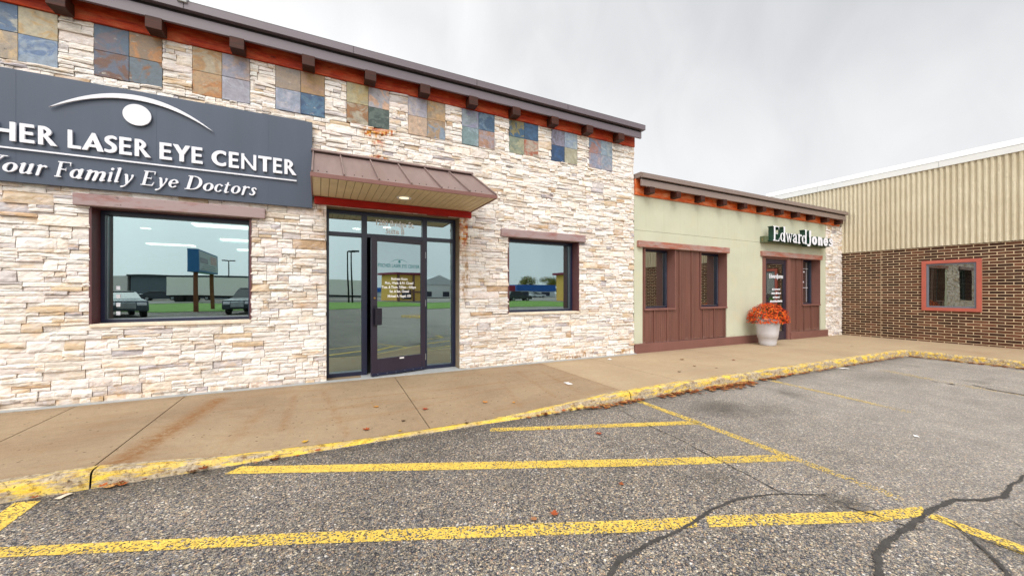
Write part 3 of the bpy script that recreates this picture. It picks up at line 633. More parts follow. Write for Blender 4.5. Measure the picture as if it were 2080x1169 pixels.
# door leaf, ajar: hinged on the right
HX, HY = 1.655, 6.735; ang = math.atan2(.245, .965); LW = .955
def dl(u, y, z):      # u: distance from hinge, y: outward
    return (HX - u*math.cos(ang) + y*math.sin(ang), HY - u*math.sin(ang) - y*math.cos(ang), z)
def dbox(u0, u1, y0, y1, z0, z1, mb):
    i = len(mb.v); mb.v += [dl(u, y, z) for z in (z0, z1) for y in (y0, y1) for u in (u0, u1)]
    for q in ((0,2,3,1),(4,5,7,6),(0,1,5,4),(2,6,7,3),(0,4,6,2),(1,3,7,5)): mb.f.append(tuple(i+k for k in q)); mb.c.append(mb.col); mb.mi.append(mb.m)
zd0, zd1 = -1.355, .905
d = MB(); dbox(0, .075, 0, .045, zd0, zd1, d); dbox(LW-.095, LW, 0, .045, zd0, zd1, d); dbox(.075, LW-.095, .0005, .0445, zd1-.075, zd1, d); dbox(.075, LW-.095, .0005, .0445, zd0, zd0+.27, d)
door = d.build('door', M['doorf'], eye, bevel=.003, fix=True)
d = MB(); dbox(.07, LW-.09, .018, .024, zd0+.265, zd1-.07, d); d.build('pane', M['glass'], door, fix=True)
d = MB(); dbox(LW-.145, LW-.035, .085, .115, -.53, -.26, d); dbox(LW-.07, LW-.05, .046, .085, -.50, -.47, d); dbox(LW-.07, LW-.05, .046, .085, -.32, -.29, d); dbox(LW-.085, LW-.02, .0455, .05, -.56, -.22, d)
d.build('handle', pbr('handle_dark', '1A1624', .35, .1), door, bevel=.004, fix=True)
d = MB(); a = dl(LW-.045, .046, -.095); b = dl(LW-.045, .062, -.095); d.cyl(a, b, .016, n=16); d.build('lock', M['brass'], door)
d = MB(); dbox(.02, LW-.01, .046, .052, zd0+.0, zd0+.045, d); d.build('door_sweep', M['frame'], door, fix=True)
d = MB(); dbox(.40, .48, .0455, .047, zd0+.232, zd0+.256, d); d.build('sticker', M['paper'], door, fix=True)
for u in np.linspace(.08, LW-.1, 6): a = dl(float(u), .052, zd0+.025); b = dl(float(u), .055, zd0+.025); MB().cyl(a, b, .006, n=8).build('screw', M['steel'], door)
for z in (-1.15, -.2, .65):
    d = MB(); a = dl(-.012, .03, z-.05); d.cyl(a, (a[0], a[1], z+.06), .012, n=10); d.build('hinge', M['steel'], door)

# awning
XA0, XA1, YA, ZS, ZT = -.10, 2.44, 5.34, 1.448, 2.11
a = MB(); n = 60
a.prism([(XA0, 6.44, ZT), (XA0, YA, ZS+.045), (XA0, YA, ZS+.02), (XA0, 6.44, ZS+.02)], (XA1-XA0, 0, 0))
aw = a.build('awning', M['awn'], eye, bevel=.002, fix=True)
sl = (ZT-ZS-.045)/(6.44-YA); L_ = math.hypot(6.44-YA, ZT-ZS-.045); ny, nz = -(ZT-ZS-.045)/L_, (6.44-YA)/L_
s_ = MB()
for x in [XA0+.002] + [XA0+.37+.43*i for i in range(5)] + [XA1-.022]:
    p0 = Vector((x, 6.44, ZT)); p1 = Vector((x, YA-.003, ZS+.045)); nv = Vector((0, ny, nz)); h = .028
    s_.prism([p0, p1, p1+nv*h, p0+nv*h], (.02, 0, 0))
s_.build('standing_seam', M['awn'], aw, bevel=.003, fix=True)
s_ = MB(); s_.box(XA0-.015, XA1+.015, 6.40, 6.49, ZT-.01, ZT+.04); s_.prism([(XA0-.015, 6.40, ZT+.04), (XA0-.015, 6.36, ZT-.0), (XA0-.015, 6.40, ZT-.01)], (XA1-XA0+.03, 0, 0)); s_.build('wall_flashing', M['awn'], aw, fix=True)
s_ = MB(); s_.box(XA0-.008, XA1+.008, YA-.014, YA+.004, ZS-.008, ZS+.045); s_.box(XA0-.008, XA0+.012, YA+.004, 6.44, ZS-.008, ZS+.03); s_.box(XA1-.012, XA1+.008, YA+.004, 6.44, ZS-.008, ZS+.03); s_.build('edge_trim', M['trim'], aw, bevel=.002)
s_ = MB(); x = XA0+.012
while x < XA1-.02:
    x1 = min(x+.096, XA1-.014); s_.box(x, x1, YA+.004, 6.425, ZS+.002, ZS+.018); x += .102
s_.build('soffit', M['soffit'], aw, bevel=.002)
s_ = MB(); s_.box(XA0+.01, XA1-.013, YA+.006, 6.42, ZS+.0075, ZS+.0195); s_.build('soffit_groove', pbr('groove_tan', '5E4A30', .8, .1), aw)
s_ = MB(); s_.lathe([(.075, -.004), (.105, -.010), (.112, .004)], (1.154, 5.95, ZS), 32); s_.lathe([(.0, -.002), (.074, -.003)], (1.154, 5.95, ZS), 32); s_.mi = [0]*64 + [1]*32
s_.build('recessed_light', [M['white'], M['lens']], aw, smooth=True)
s_ = MB()
for i in range(6):
    for dx in (.1, .2):
        x = XA0+.0+.43*i+dx-.02
        p = Vector((x, YA+.10, ZS+.045+.10*sl)); MB().cyl(p, p+Vector((0, ny, nz))*.006, .008, n=8).build('screw', M['dark'], aw)

# interior with lit tubes in the ceiling
r = MB(); r.box(XL+.3, XR-.3, 6.9, 23.7, zf-.1, zf-.005); r.build('room_floor', M['floor'], eye)
r = MB(); r.box(XL+.3, XR-.3, 6.9, 23.7, 1.46, 1.55); r.box(XL+.3, XR-.3, 21, 21.1, zf, 1.46); r.box(-.42, -.36, 6.85, 21, zf, 1.46); r.box(2.5, 2.56, 6.85, 21, zf, 1.46); r.build('room_partition', M['room'], eye)
for (x, y, l) in ((-2.42, 10.2, 1.9), (-2.42, 12.75, 1.9), (-2.5, 15.6, 2.0), (-4.6, 14.9, 1.1), (-4.9, 10.6, .0), (3.9, 12.5, 0)):
    if l: MB().box(x, x+l, y, y+.34, 1.435, 1.459).build('ceiling_lamp', M['lamp'], eye)
for (x, y) in ((.75, 9.4), (1.35, 8.9), (-3.55, 11.5)):
    s_ = MB(); s_.cyl((x, y, 1.45), (x, y, 1.459), .09, n=20); s_.build('ceiling_lamp', M['lamp'], eye)

# ================================================================== LETTERING (outlines grown from pen strokes)
def catmull(P, n=10):
    out = []; Q = [P[0]]+list(P)+[P[-1]]
    for i in range(1, len(Q)-2):
        for k in range(n):
            t = k/n; out.append(tuple(.5*((2*Q[i][d])+(-Q[i-1][d]+Q[i+1][d])*t+(2*Q[i-1][d]-5*Q[i][d]+4*Q[i+1][d]-Q[i+2][d])*t*t+(-Q[i-1][d]+3*Q[i][d]-3*Q[i+1][d]+Q[i+2][d])*t**3) for d in range(3)))
    out.append(tuple(P[-1])); return out
def arc(cx, cy, rx, ry, a0, a1, rt, rs, n=28):   # rs: radius where the stroke runs upright, rt: where it runs level
    o = []
    for i in range(n+1):
        t = math.radians(a0+(a1-a0)*i/n); c = math.cos(t); o.append((cx+rx*c, cy+ry*math.sin(t), rt+(rs-rt)*c*c))
    return o
def field(ops, lo, hi, res):
    nx = int((hi[0]-lo[0])/res)+1; ny = int((hi[1]-lo[1])/res)+1
    Xg, Yg = np.meshgrid(lo[0]+res*np.arange(nx), lo[1]+res*np.arange(ny)); F = np.full(Xg.shape, 9.)
    for op in ops:
        k = op[0]
        if k == 's':
            P = op[1]; D = np.full(Xg.shape, 9.)
            for a, b in zip(P, P[1:]):
                dx, dy = b[0]-a[0], b[1]-a[1]; L2 = dx*dx+dy*dy+1e-12
                t = np.clip(((Xg-a[0])*dx+(Yg-a[1])*dy)/L2, 0, 1)
                D = np.minimum(D, np.hypot(Xg-a[0]-t*dx, Yg-a[1]-t*dy)-(a[2]+(b[2]-a[2])*t))
            F = np.minimum(F, D)
        else:
            P = op[1]; D = np.full(Xg.shape, 9.); ins = np.zeros(Xg.shape, bool)
            for a, b in zip(P, P[1:]+P[:1]):
                dx, dy = b[0]-a[0], b[1]-a[1]; L2 = dx*dx+dy*dy+1e-12
                t = np.clip(((Xg-a[0])*dx+(Yg-a[1])*dy)/L2, 0, 1); D = np.minimum(D, np.hypot(Xg-a[0]-t*dx, Yg-a[1]-t*dy))
                if abs(dy) > 1e-9:
                    c = ((a[1] > Yg) != (b[1] > Yg)) & (Xg < dx*(Yg-a[1])/dy+a[0]); ins ^= c
            D = np.where(ins, -D, D); F = np.minimum(F, D) if k == 'p' else np.maximum(F, -D)
    return F
def contours(F, lo, res):
    ny, nx = F.shape; F = F+1e-7; S = {}
    def pt(i, j, i2, j2):
        a, b = F[j, i], F[j2, i2]; t = a/(a-b); return (lo[0]+res*(i+(i2-i)*t), lo[1]+res*(j+(j2-j)*t))
    neg = F < 0; pts = {}; nxt = {}
    mixed = (neg[:-1, :-1].astype(int)+neg[1:, :-1]+neg[:-1, 1:]+neg[1:, 1:]) % 4
    for j, i in zip(*np.nonzero(mixed)):
        c = [(i, j), (i+1, j), (i+1, j+1), (i, j+1)]; s = [neg[q[1], q[0]] for q in c]; ent = []; ext = []
        for k in range(4):
            a, b = c[k], c[(k+1) % 4]
            if s[k] != s[(k+1) % 4]:
                e = (min(a, b), max(a, b)); pts[e] = pt(e[0][0], e[0][1], e[1][0], e[1][1]); (ext if s[k] else ent).append((k, e))
        if len(ext) == 1: nxt[ext[0][1]] = ent[0][1]
        else:
            for k, e in ext:
                q = min(ent, key=lambda m: (k-m[0]) % 4); nxt[e] = q[1]
    loops = []; seen = set()
    for s in list(nxt):
        if s in seen: continue
        L = []; e = s
        while e not in seen and e in nxt: seen.add(e); L.append(pts[e]); e = nxt[e]
        if len(L) > 5: loops.append(L)
    return loops
def simplify(L, eps):
    n = len(L); keep = []; i = 0
    # iterative Douglas-Peucker on a closed loop
    far = max(range(n), key=lambda k: (L[k][0]-L[0][0])**2+(L[k][1]-L[0][1])**2)
    def dp(a, b):
        if b-a < 2: return []
        ax, ay = L[a % n]; bx, by = L[b % n]; l = math.hypot(bx-ax, by-ay) or 1e-9; m, mi = 0, a
        for k in range(a+1, b):
            d = abs((bx-ax)*(L[k % n][1]-ay)-(by-ay)*(L[k % n][0]-ax))/l
            if d > m: m, mi = d, k
        return dp(a, mi)+[mi]+dp(mi, b) if m > eps else []
    ids = [0]+dp(0, far)+[far]+dp(far, n); return [L[k % n] for k in ids]
def curve_mesh(loops, depth, name):
    cu = bpy.data.curves.new(name, 'CURVE'); cu.dimensions = '2D'; cu.fill_mode = 'BOTH'; cu.extrude = depth/2
    for L in loops:
        s = cu.splines.new('POLY'); s.points.add(len(L)-1); s.use_cyclic_u = True
        for p, q in zip(s.points, L): p.co = (q[0], q[1], 0, 1)
    o = bpy.data.objects.new(name, cu); me = bpy.data.meshes.new_from_object(o); bpy.data.objects.remove(o); bpy.data.curves.remove(cu); return me
def place(me, fn):
    for v in me.vertices: v.co = fn(v.co)
    me.update(); return me
# --- bold flared sans
def S(*p): return ('s', list(p))
def Pl(*p): return ('p', list(p))
def Sub(*p): return ('-', list(p))
def B(x0, x1, y0, y1): return Pl((x0, y0), (x1, y0), (x1, y1), (x0, y1))
SANS = {
 'H': [B(0, .2, 0, 1), B(.62, .82, 0, 1), B(.1, .7, .43, .60)],
 'E': [B(0, .21, 0, 1), B(.1, .60, .83, 1), B(.1, .56, .43, .59), B(.1, .62, 0, .17)],
 'L': [B(0, .21, 0, 1), B(.1, .62, 0, .17)],
 'F': [B(0, .21, 0, 1), B(.1, .60, .83, 1), B(.1, .56, .43, .59)],
 'T': [B(.26, .48, 0, 1), B(0, .74, .83, 1)],
 'N': [B(0, .16, 0, 1), B(.66, .82, 0, 1), Pl((0, 1), (.06, 1), (.82, .0), (.76, -.02), (.60, .06), (0, .86))],
 'A': [Pl((0, 0), (.21, 0), (.55, .92), (.50, 1), (.40, 1)), Pl((.62, 0), (.88, 0), (.52, 1), (.40, 1), (.38, .85)), B(.2, .70, .20, .35)],
 'Y': [Pl((.0, 1), (.24, 1), (.48, .55), (.48, .40), (.31, .40)), Pl((.58, 1), (.80, 1), (.50, .40), (.33, .40), (.36, .52)), B(.30, .51, 0, .48)],
 'R': [B(0, .20, 0, 1), ('s', catmull([(.1, .92, .085), (.30, .90, .085), (.44, .72, .10), (.30, .52, .08), (.1, .50, .08)], 10)), Pl((.18, .50), (.38, .50), (.78, 0), (.50, 0))],
 'C': [('s', arc(.44, .5, .34, .40, 52, 308, .09, .11)), Sub((.60, .0), (.72, -.2), (1.2, -.2), (1.2, 1.2), (.72, 1.2), (.60, 1.0))][:1] + [Sub((.66, -.2), (1.3, -.2), (1.3, 1.2), (.66, 1.2))],
 'S': [('s', catmull([(.50, .86, .075), (.34, .915, .085), (.14, .82, .095), (.14, .64, .10), (.40, .42, .11), (.42, .20, .10), (.24, .085, .085), (.02, .13, .075)], 10)), Sub((.53, .6), (.9, .6), (.9, 1.2), (.53, 1.2)), Sub((-.3, -.2), (.01, -.2), (.01, .4), (-.3, .4))],
}
# --- contrast serif italic, drawn upright then slanted
th, tn = .072, .030
SER = {
 'o': [('s', arc(.24, .31, .17, .27, 0, 360, tn, th))],
 'c': [('s', arc(.24, .31, .17, .27, 50, 320, tn, th)), S((.37, .49, .055), (.37, .50, .055))],
 'e': [('s', arc(.24, .31, .17, .27, 20, 315, tn, th)), S((.10, .30, tn), (.40, .36, tn)), S((.40, .40, .05), (.40, .37, .035))],
 'u': [S((.12, .60, th), (.11, .2, th)), ('s', catmull([(.11, .2, th), (.15, .05, .055), (.25, .035, .03), (.37, .16, .03)], 8)), S((.42, .60, th), (.40, .06, th)), ('s', catmull([(.41, .06, .05), (.46, .03, .03), (.52, .07, .02)], 6)), S((.02, .58, .025), (.12, .60, .03)), S((.34, .58, .025), (.42, .6, .03))],
 'r': [S((.13, .60, th), (.11, .02, th)), S((.02, .58, .025), (.12, .60, .03)), ('s', catmull([(.13, .38, .03), (.22, .54, .035), (.32, .60, .045), (.38, .56, .06)], 8))],
 'a': [('s', arc(.23, .31, .155, .27, 30, 335, tn, th)), S((.42, .60, th), (.40, .06, th)), ('s', catmull([(.40, .06, .05), (.45, .03, .03), (.52, .07, .02)], 6)), ('s', [(.30, .57, .03), (.42, .60, .03)])],
 'm': [S((.13, .60, th), (.11, .02, th)), S((.02, .58, .025), (.12, .60, .03)), ('s', catmull([(.13, .38, .03), (.24, .56, .035), (.36, .57, .06), (.40, .42, th), (.38, .02, th)], 10)), ('s', catmull([(.40, .38, .03), (.51, .56, .035), (.63, .57, .06), (.67, .42, th), (.65, .08, th), (.70, .02, .035), (.77, .07, .02)], 10))],
 'i': [S((.13, .60, th), (.11, .06, th)), S((.02, .58, .025), (.12, .60, .03)), ('s', catmull([(.11, .06, .05), (.17, .03, .03), (.24, .07, .02)], 6)), S((.15, .86, .088), (.15, .861, .088))],
 'l': [S((.13, .95, th), (.11, .06, th)), S((.02, .95, .025), (.12, .96, .03)), ('s', catmull([(.11, .06, .05), (.17, .03, .03), (.24, .07, .02)], 6))],
 'y': [('s', catmull([(.04, .58, .03), (.11, .58, .055), (.16, .4, th), (.24, .02, .06)], 8)), ('s', catmull([(.42, .57, .06), (.42, .40, .035), (.30, .06, .03), (.16, -.18, .035), (.03, -.24, .055)], 10))],
 't': [S((.15, .76, .05), (.12, .15, th)), ('s', catmull([(.12, .15, th), (.15, .05, .06), (.22, .035, .035), (.31, .09, .02)], 8)), S((.02, .60, .028), (.30, .60, .028))],
 's': [('s', catmull([(.34, .50, .045), (.24, .585, .035), (.13, .53, .055), (.13, .42, .06), (.28, .24, .07), (.27, .09, .06), (.15, .03, .035), (.03, .10, .045)], 9))],
 'd': [('s', arc(.22, .31, .155, .27, 20, 340, tn, th)), S((.41, .98, th), (.41, .04, th)), S((.30, 1.0, .025), (.41, 1.0, .03)), S((.41, .03, .03), (.50, .03, .025))],
 'Y': [Pl((.0, 1), (.28, 1), (.28, .95), (.22, .94), (.42, .5), (.42, .4), (.30, .4), (.06, .94), (0, .95)), S((.40, .45, .03), (.62, .93, .03)), B(.50, .78, .95, 1), B(.29, .44, .03, .5), B(.18, .55, 0, .05)],
 'F': [B(.09, .25, 0, 1), B(0, .36, 0, .055), B(0, .70, .945, 1), Pl((.64, .96), (.70, .96), (.70, .76), (.67, .76)), B(.2, .50, .48, .535), Pl((.47, .51), (.51, .64), (.51, .38))],
 'E': [B(.09, .25, 0, 1), B(0, .68, 0, .055), B(0, .66, .945, 1), Pl((.60, .96), (.66, .96), (.66, .77), (.63, .77)), B(.2, .50, .48, .535), Pl((.47, .51), (.51, .64), (.51, .38)), Pl((.60, .04), (.68, .04), (.72, .26), (.69, .26))],
 'D': [B(.09, .25, 0, 1), B(0, .38, 0, .055), B(0, .38, .945, 1), ('s', arc(.36, .5, .36, .46, -90, 90, .03, .085))],
 'w': [('s', [(.05, .60, .05), (.09, .60, .05), (.24, .04, .055)]), ('s', [(.24, .05, .03), (.38, .58, .025)]), ('s', [(.36, .58, .055), (.50, .05, .055)]), ('s', [(.50, .05, .03), (.66, .58, .025)]), S((.0, .60, .025), (.18, .60, .025)), S((.56, .60, .025), (.74, .60, .025))],
 'A2': [('s', catmull([(.06, .46, .055), (.13, .58, .04), (.27, .58, .045), (.31, .44, .07), (.31, .05, .07)], 9)), ('s', catmull([(.31, .36, .025), (.14, .30, .045), (.07, .17, .07), (.13, .06, .06), (.24, .07, .04), (.31, .16, .03)], 9)), S((.32, .04, .035), (.42, .05, .025))],
 'R2': [S((.14, .60, th), (.14, .03, th)), B(0, .28, 0, .055), S((.03, .59, .025), (.14, .60, .03)), ('s', catmull([(.16, .38, .03), (.23, .54, .035), (.32, .60, .045), (.37, .56, .06)], 8))],
}
BD = {'J': [('s', catmull([(.36, .93, .10), (.36, .3, .10), (.32, .02, .095), (.18, -.07, .08), (.05, -.06, .08)], 10)), B(.22, .47, .5, 1.0)],
 'o': [('s', arc(.27, .32, .16, .23, 0, 360, .085, .115))],
 'n': [B(.02, .24, 0, .64), ('s', catmull([(.14, .40, .08), (.24, .53, .09), (.36, .50, .10), (.39, .38, .105), (.39, .11, .105)], 9)), B(.285, .495, 0, .3)],
 'e': [('s', arc(.27, .32, .16, .23, 0, 305, .085, .11)), B(.12, .50, .27, .38)],
 's': [('s', catmull([(.38, .50, .075), (.25, .56, .08), (.13, .48, .09), (.20, .36, .09), (.36, .26, .09), (.36, .13, .09), (.24, .075, .08), (.06, .13, .075)], 9))]}
def glyph(font, key, x0, x1, zb, h, depth, y, parent, mats, slant=0., name='letter', res=.016, fitx=True):
    ops = font[key]; lo = (-.25, -.45); hi = (1.15, 1.2); F = field(ops, lo, hi, res); loops = [simplify(L, res*.12) for L in contours(F, lo, res)]
    loops = [[(p[0]+slant*p[1], p[1]) for p in L] for L in loops]
    ax = min(p[0] for L in loops for p in L); bx = max(p[0] for L in loops for p in L); k = (x1-x0)/(bx-ax)
    loops = [[(x0+(p[0]-ax)*k, zb+p[1]*h) for p in L] for L in loops]
    me = curve_mesh(loops, depth, name); place(me, lambda v: Vector((v.x, y-v.z, v.y)))
    for m in mats: me.materials.append(m)
    if len(mats) > 1:
        for p in me.polygons: p.material_index = 0 if abs(p.normal.y) > .7 else 1
    return link(name, me, parent)
sg = empty('wall_sign', (-2.5, 6.5, 1.26), 'long slate blue wall sign with white raised letters over the left window', 'sign')
MB().box(-5.5, -.102, 6.425, 6.475, 1.258, 2.543).build('panel', M['sign'], sg, bevel=.003)
sgm = pbr('seam_grey', '3F4A5E', .5, .05)
for x in (-4.32, -3.1, -1.88, -.66): MB().box(x, x+.002, 6.4236, 6.4255, 1.27, 2.53).build('panel_seam', sgm, sg)
H0, HH = 1.711, .215
for ch, a, b in (('F', -4.05, -3.93), ('I', -3.91, -3.87), ('S', -3.85, -3.73), ('C', -3.71, -3.55), ('H', -3.271, -3.085), ('E', -3.054, -2.938), ('R', -2.909, -2.755), ('L', -2.668, -2.556), ('A', -2.548, -2.357), ('S', -2.352, -2.24), ('E', -2.218, -2.104), ('R', -2.076, -1.922), ('E', -1.838, -1.716), ('Y', -1.706, -1.53), ('E', -1.515, -1.399), ('C', -1.304, -1.145), ('E', -1.114, -1.001), ('N', -.973, -.80), ('T', -.776, -.617), ('E', -.598, -.487), ('R', -.459, -.306)):
    if b < -3.5: continue
    glyph(SANS, ch, a, b, H0, HH, .022, 6.400, sg, [M['white']])
for ch, a, b in (('F', -3.90, -3.785), ('C', -3.50, -3.33)):
    glyph(SANS, ch, a, b, H0, HH, .022, 6.400, sg, [M['white']])
for ch, a, b in (('S', -3.66, -3.54),): glyph(SANS, ch, a, b, H0, HH, .022, 6.400, sg, [M['white']])
MB().box(-3.75, -3.70, 6.389, 6.411, H0, H0+HH).build('letter', M['white'], sg)
for ch, a, b in (('Y', -3.34, -3.142), ('o', -3.188, -3.071), ('u', -3.059, -2.944), ('r', -2.932, -2.838), ('F', -2.782, -2.638), ('a', -2.654, -2.535), ('m', -2.527, -2.342), ('i', -2.325, -2.266), ('l', -2.266, -2.2), ('y', -2.213, -2.086), ('E', -2.024, -1.875), ('y', -1.885, -1.759), ('e', -1.752, -1.65), ('D', -1.59, -1.403), ('o', -1.397, -1.282), ('c', -1.274, -1.181), ('t', -1.168, -1.094), ('o', -1.091, -.982), ('r', -.973, -.874), ('s', -.885, -.795)):
    glyph(SER, ch, a, b, 1.357, .184, .016, 6.403, sg, [M['white']], slant=.22)
MB().box(-4.4, -.306, 6.395, 6.408, 1.624, 1.642).build('underline', M['white'], sg)
def bez(a, b, c, t): return ((1-t)**2*a[0]+2*t*(1-t)*b[0]+t*t*c[0], (1-t)**2*a[1]+2*t*(1-t)*b[1]+t*t*c[1])
up = [bez((-2.826, 2.16), (-2.06, 2.785), (-1.285, 2.165), i/30) for i in range(31)]; dn = [bez((-2.826, 2.155), (-2.06, 2.672), (-1.285, 2.162), i/30) for i in range(1, 30)][::-1]
me = curve_mesh([up+dn], .02, 'emblem_arc'); place(me, lambda v: Vector((v.x, 6.40-v.z, v.y))); me.materials.append(M['white']); link('emblem_arc', me, sg)
me = curve_mesh([[(-2.054+.135*math.cos(t*math.pi/24), 2.229+.132*math.sin(t*math.pi/24)) for t in range(48)]], .02, 'emblem_disc'); place(me, lambda v: Vector((v.x, 6.40-v.z, v.y))); me.materials.append(M['white']); link('emblem_disc', me, sg)

def text(txt, size, fn, mat, parent, name='lettering', depth=.001, sx=1, bold=0, align='CENTER'):
    cu = bpy.data.curves.new(name, 'FONT'); cu.body = txt; cu.size = size; cu.align_x = align; cu.extrude = depth; cu.offset = bold; cu.resolution_u = 3
    o = bpy.data.objects.new(name, cu); me = bpy.data.meshes.new_from_object(o); bpy.data.objects.remove(o); place(me, lambda v: fn(v.x*sx, v.z, v.y)); me.materials.append(mat)
    return link(name, me, parent)
V3 = Vector
text('1280 Bridge St.', .135, lambda x, y, z: V3((1.165+x, fy+.0488-y, 1.138+z)), M['vinyl'], ef, sx=.80, bold=.003, depth=.0004)
text('Suite B', .135, lambda x, y, z: V3((1.165+x, fy+.0488-y, 1.005+z)), M['vinyl'], ef, sx=.83, bold=.003, depth=.0004)
def dfn(cx, cz): return lambda x, y, z: V3(dl(LW/2-.005-cx-x, .0248+y*.3, cz+z))
for i, (s_, z) in enumerate((('Business Hours', .205), ('Mon., Weds. & Fri. Closed', .135), ('Tues. & Thurs. 7:00am - 4:00pm', .065), ('Sat. & Sun. Closed', -.005), ('Michael A. Nagel, OD', -.085))):
    text(s_, .060, dfn(0, z), M['vinyl'], door, sx=.78, bold=.002)
text('FISCHER LASER EYE CENTER', .082, dfn(0, .415), M['teal'], door, sx=.72, bold=.001)
up = [bez((-.16, 0), (0, .11), (.16, 0), i/14) for i in range(15)]; dn = [bez((-.16, -.002), (0, .095), (.16, -.002), i/14) for i in range(1, 14)][::-1]
me = curve_mesh([up+dn], .002, 'emblem'); fn = dfn(0, .50); place(me, lambda v: fn(v.x, v.z, v.y)); me.materials.append(M['teal']); link('emblem', me, door)
me = curve_mesh([[(.022*math.cos(t*math.pi/10), .022*math.sin(t*math.pi/10)) for t in range(20)]], .002, 'emblem'); fn = dfn(0, .515); place(me, lambda v: fn(v.x, v.z, v.y)); me.materials.append(M['teal']); link('emblem', me, door)
# ================================================================== OFFICE WITH SAGE PANELS
BX0, BX1 = 6.44, 14.93; PX = 16.0
off = empty('office_building', (11, 7.0, gz(11)), 'low sage green office building with brown board panels and orange stained eave beam', 'building')
W1 = (6.76, 7.774, -.40, 1.04); W2 = (8.717, 9.76, -.40, 1.04); W3 = (13.5, 14.54, -.40, 1.04); D2 = (11.56, 12.67, -1.7, 1.04)
sage = MB(); hol = [(6.70, 9.77, -1.7, 1.04), (11.40, 14.60, -1.7, 1.04)]
for r in rect_minus([(BX0, BX1, -1.6, 2.23)], hol):
    for q in rect_minus([r], [(BX0-1, BX1+1, 1.428, 1.434)], .001): sage.box(q[0], q[1], YF, 6.62, q[2], q[3])
sage.build('wall', M['greenwall'], off)
bk = MB()
for r in rect_minus([(BX0, PX, -1.6, 2.6)], [W1, W2, W3, D2]): bk.box(r[0], r[1], 6.625, 6.82, r[2], r[3])
bk.box(BX0-.0, PX, 14, 14.2, -1.6, 2.5); bk.box(BX0, PX, 6.9, 14, 2.40, 2.5); bk.build('wall_core', pbr('core', '3A3630', .9, .1), off)
jm = pbr('joint_sage', 'B9B698', .8, .05)
for x in (7.4, 8.62, 9.84, 11.06, 12.28, 13.5): MB().box(x, x+.003, YF-.0015, YF+.01, 1.44, 2.225).build('panel_joint', jm, off)
sp = MB(); ledge(sp, BX1+.005, PX, -1.47, 2.23, lambda u, z, d: (u, YF-d, z), seed=21, hscale=.8); sp.build('stone_pillar', M['stone'], off)
def boards(a, b, c, d):
    m = MB()
    x = 6.65 if a < 10 else 12.75-.0
    seams = [x+.4365*i for i in range(0, 12)]
    xs_ = sorted([a]+[s for s in seams if a+.02 < s < b-.02]+[b])
    for p, q in zip(xs_, xs_[1:]):
        m.box(p, q, 6.512, 6.60, c, d)
        m.box(q-.030, q-.0005, 6.482, 6.5115, c, d) if q < b-.001 else None
        # shallow pencil ribs inside the pan
        n_ = max(1, int((q-p)/.07))
        for i in range(1, n_): xx = p+(q-p-.03)*i/n_; m.box(xx, xx+.012, 6.507, 6.5115, c+.002, d-.002)
    return m
gz_ = lambda x: gz(x)
zt = -1.195
for q in rect_minus([(6.71, 9.76, zt, 1.035)], [(6.76, 7.80, -.40, 2), (8.69, 9.76, -.40, 2)]):
    boards(*q).build('board_panel', M['brown'], off, bevel=.002)
for q in rect_minus([(12.84, 14.57, zt-.03, 1.035)], [(13.49, 14.55, -.40, 2)]):
    boards(*q).build('board_panel', M['brown'], off, bevel=.002)
bt = MB()
for a, b in ((BX0, 11.50), (12.80, 14.99)):
    bt.prism([(a, 6.455, gz(a)-.05), (b, 6.455, gz(b)-.05), (b, 6.455, gz(b)+.215), (a, 6.455, gz(a)+.215)], (0, .056, 0))
bt.build('base_trim', M['trim'], off, bevel=.004, fix=True)
def bwin(W, gl='glassB'):
    a, b, c, d = W; f = MB(); yy = 6.72; t = .05
    f.box(a+.012, b-.012, yy, yy+.09, c+.012, c+t); f.box(a+.012, b-.012, yy, yy+.09, d-t, d-.002); f.box(a+.012, a+t, yy, yy+.09, c+t, d-t); f.box(b-t, b-.012, yy, yy+.09, c+t, d-t)
    fo = f.build('window', M['frame'], off, bevel=.003)
    MB().box(a+t-.01, b-t+.01, yy+.05, yy+.056, c+t-.01, d-t+.01).build('pane', M[gl], fo)
    p = MB(); p.box(a+t, b-t, yy-.004, yy-.0005, c+t-.006, c+t); p.box(b-t, b-t+.006, yy-.004, yy-.0005, c+t, d-t); p.box(a+.014, a+.03, yy-.004, yy-.0005, c+t, d-t); p.build('gasket', M['steel'], fo)
    p = MB(); p.box(a-.012, a+.0115, YF-.02, yy+.1, c, d); p.box(b-.0115, b+.012, YF-.02, yy+.1, c, d); p.box(a+.0115, b-.0115, YF-.0, yy+.1, d-.001, d+.02); p.build('jamb', M['trim'], fo)
    p = MB(); p.box(a-.015, b+.015, YF-.035, yy+.1, c-.03, c+.011); p.build('sill', M['trim'], fo, bevel=.004); return fo
v1 = bwin(W1); v2 = bwin(W2); v3 = bwin(W3)
MB().box(6.52, 9.81, YF-.075, YF+.03, 1.042, 1.187).build('lintel', M['lintelB'], v1, bevel=.008)
# notice sheet and lettering in the narrow window
nb = MB(); nb.box(13.57, 13.80, 6.763, 6.765, -.30, .02); nb.build('notice', M['paper'], v3)
nb = MB(); nb.cyl((13.69, 6.7625, -.1), (13.69, 6.7615, -.1), .06, n=16); nb.build('notice_mark', pbr('pink_mark', 'C07080', .6, .05), v3)
nb = MB(); nb.box(13.56, 14.4, 6.762, 6.764, .14, .152); nb.box(13.56, 14.4, 6.762, 6.764, .76, .772); nb.box(14.30, 14.312, 6.761, 6.7615, -.33, .97); nb.build('decal_line', M['white'], v3)
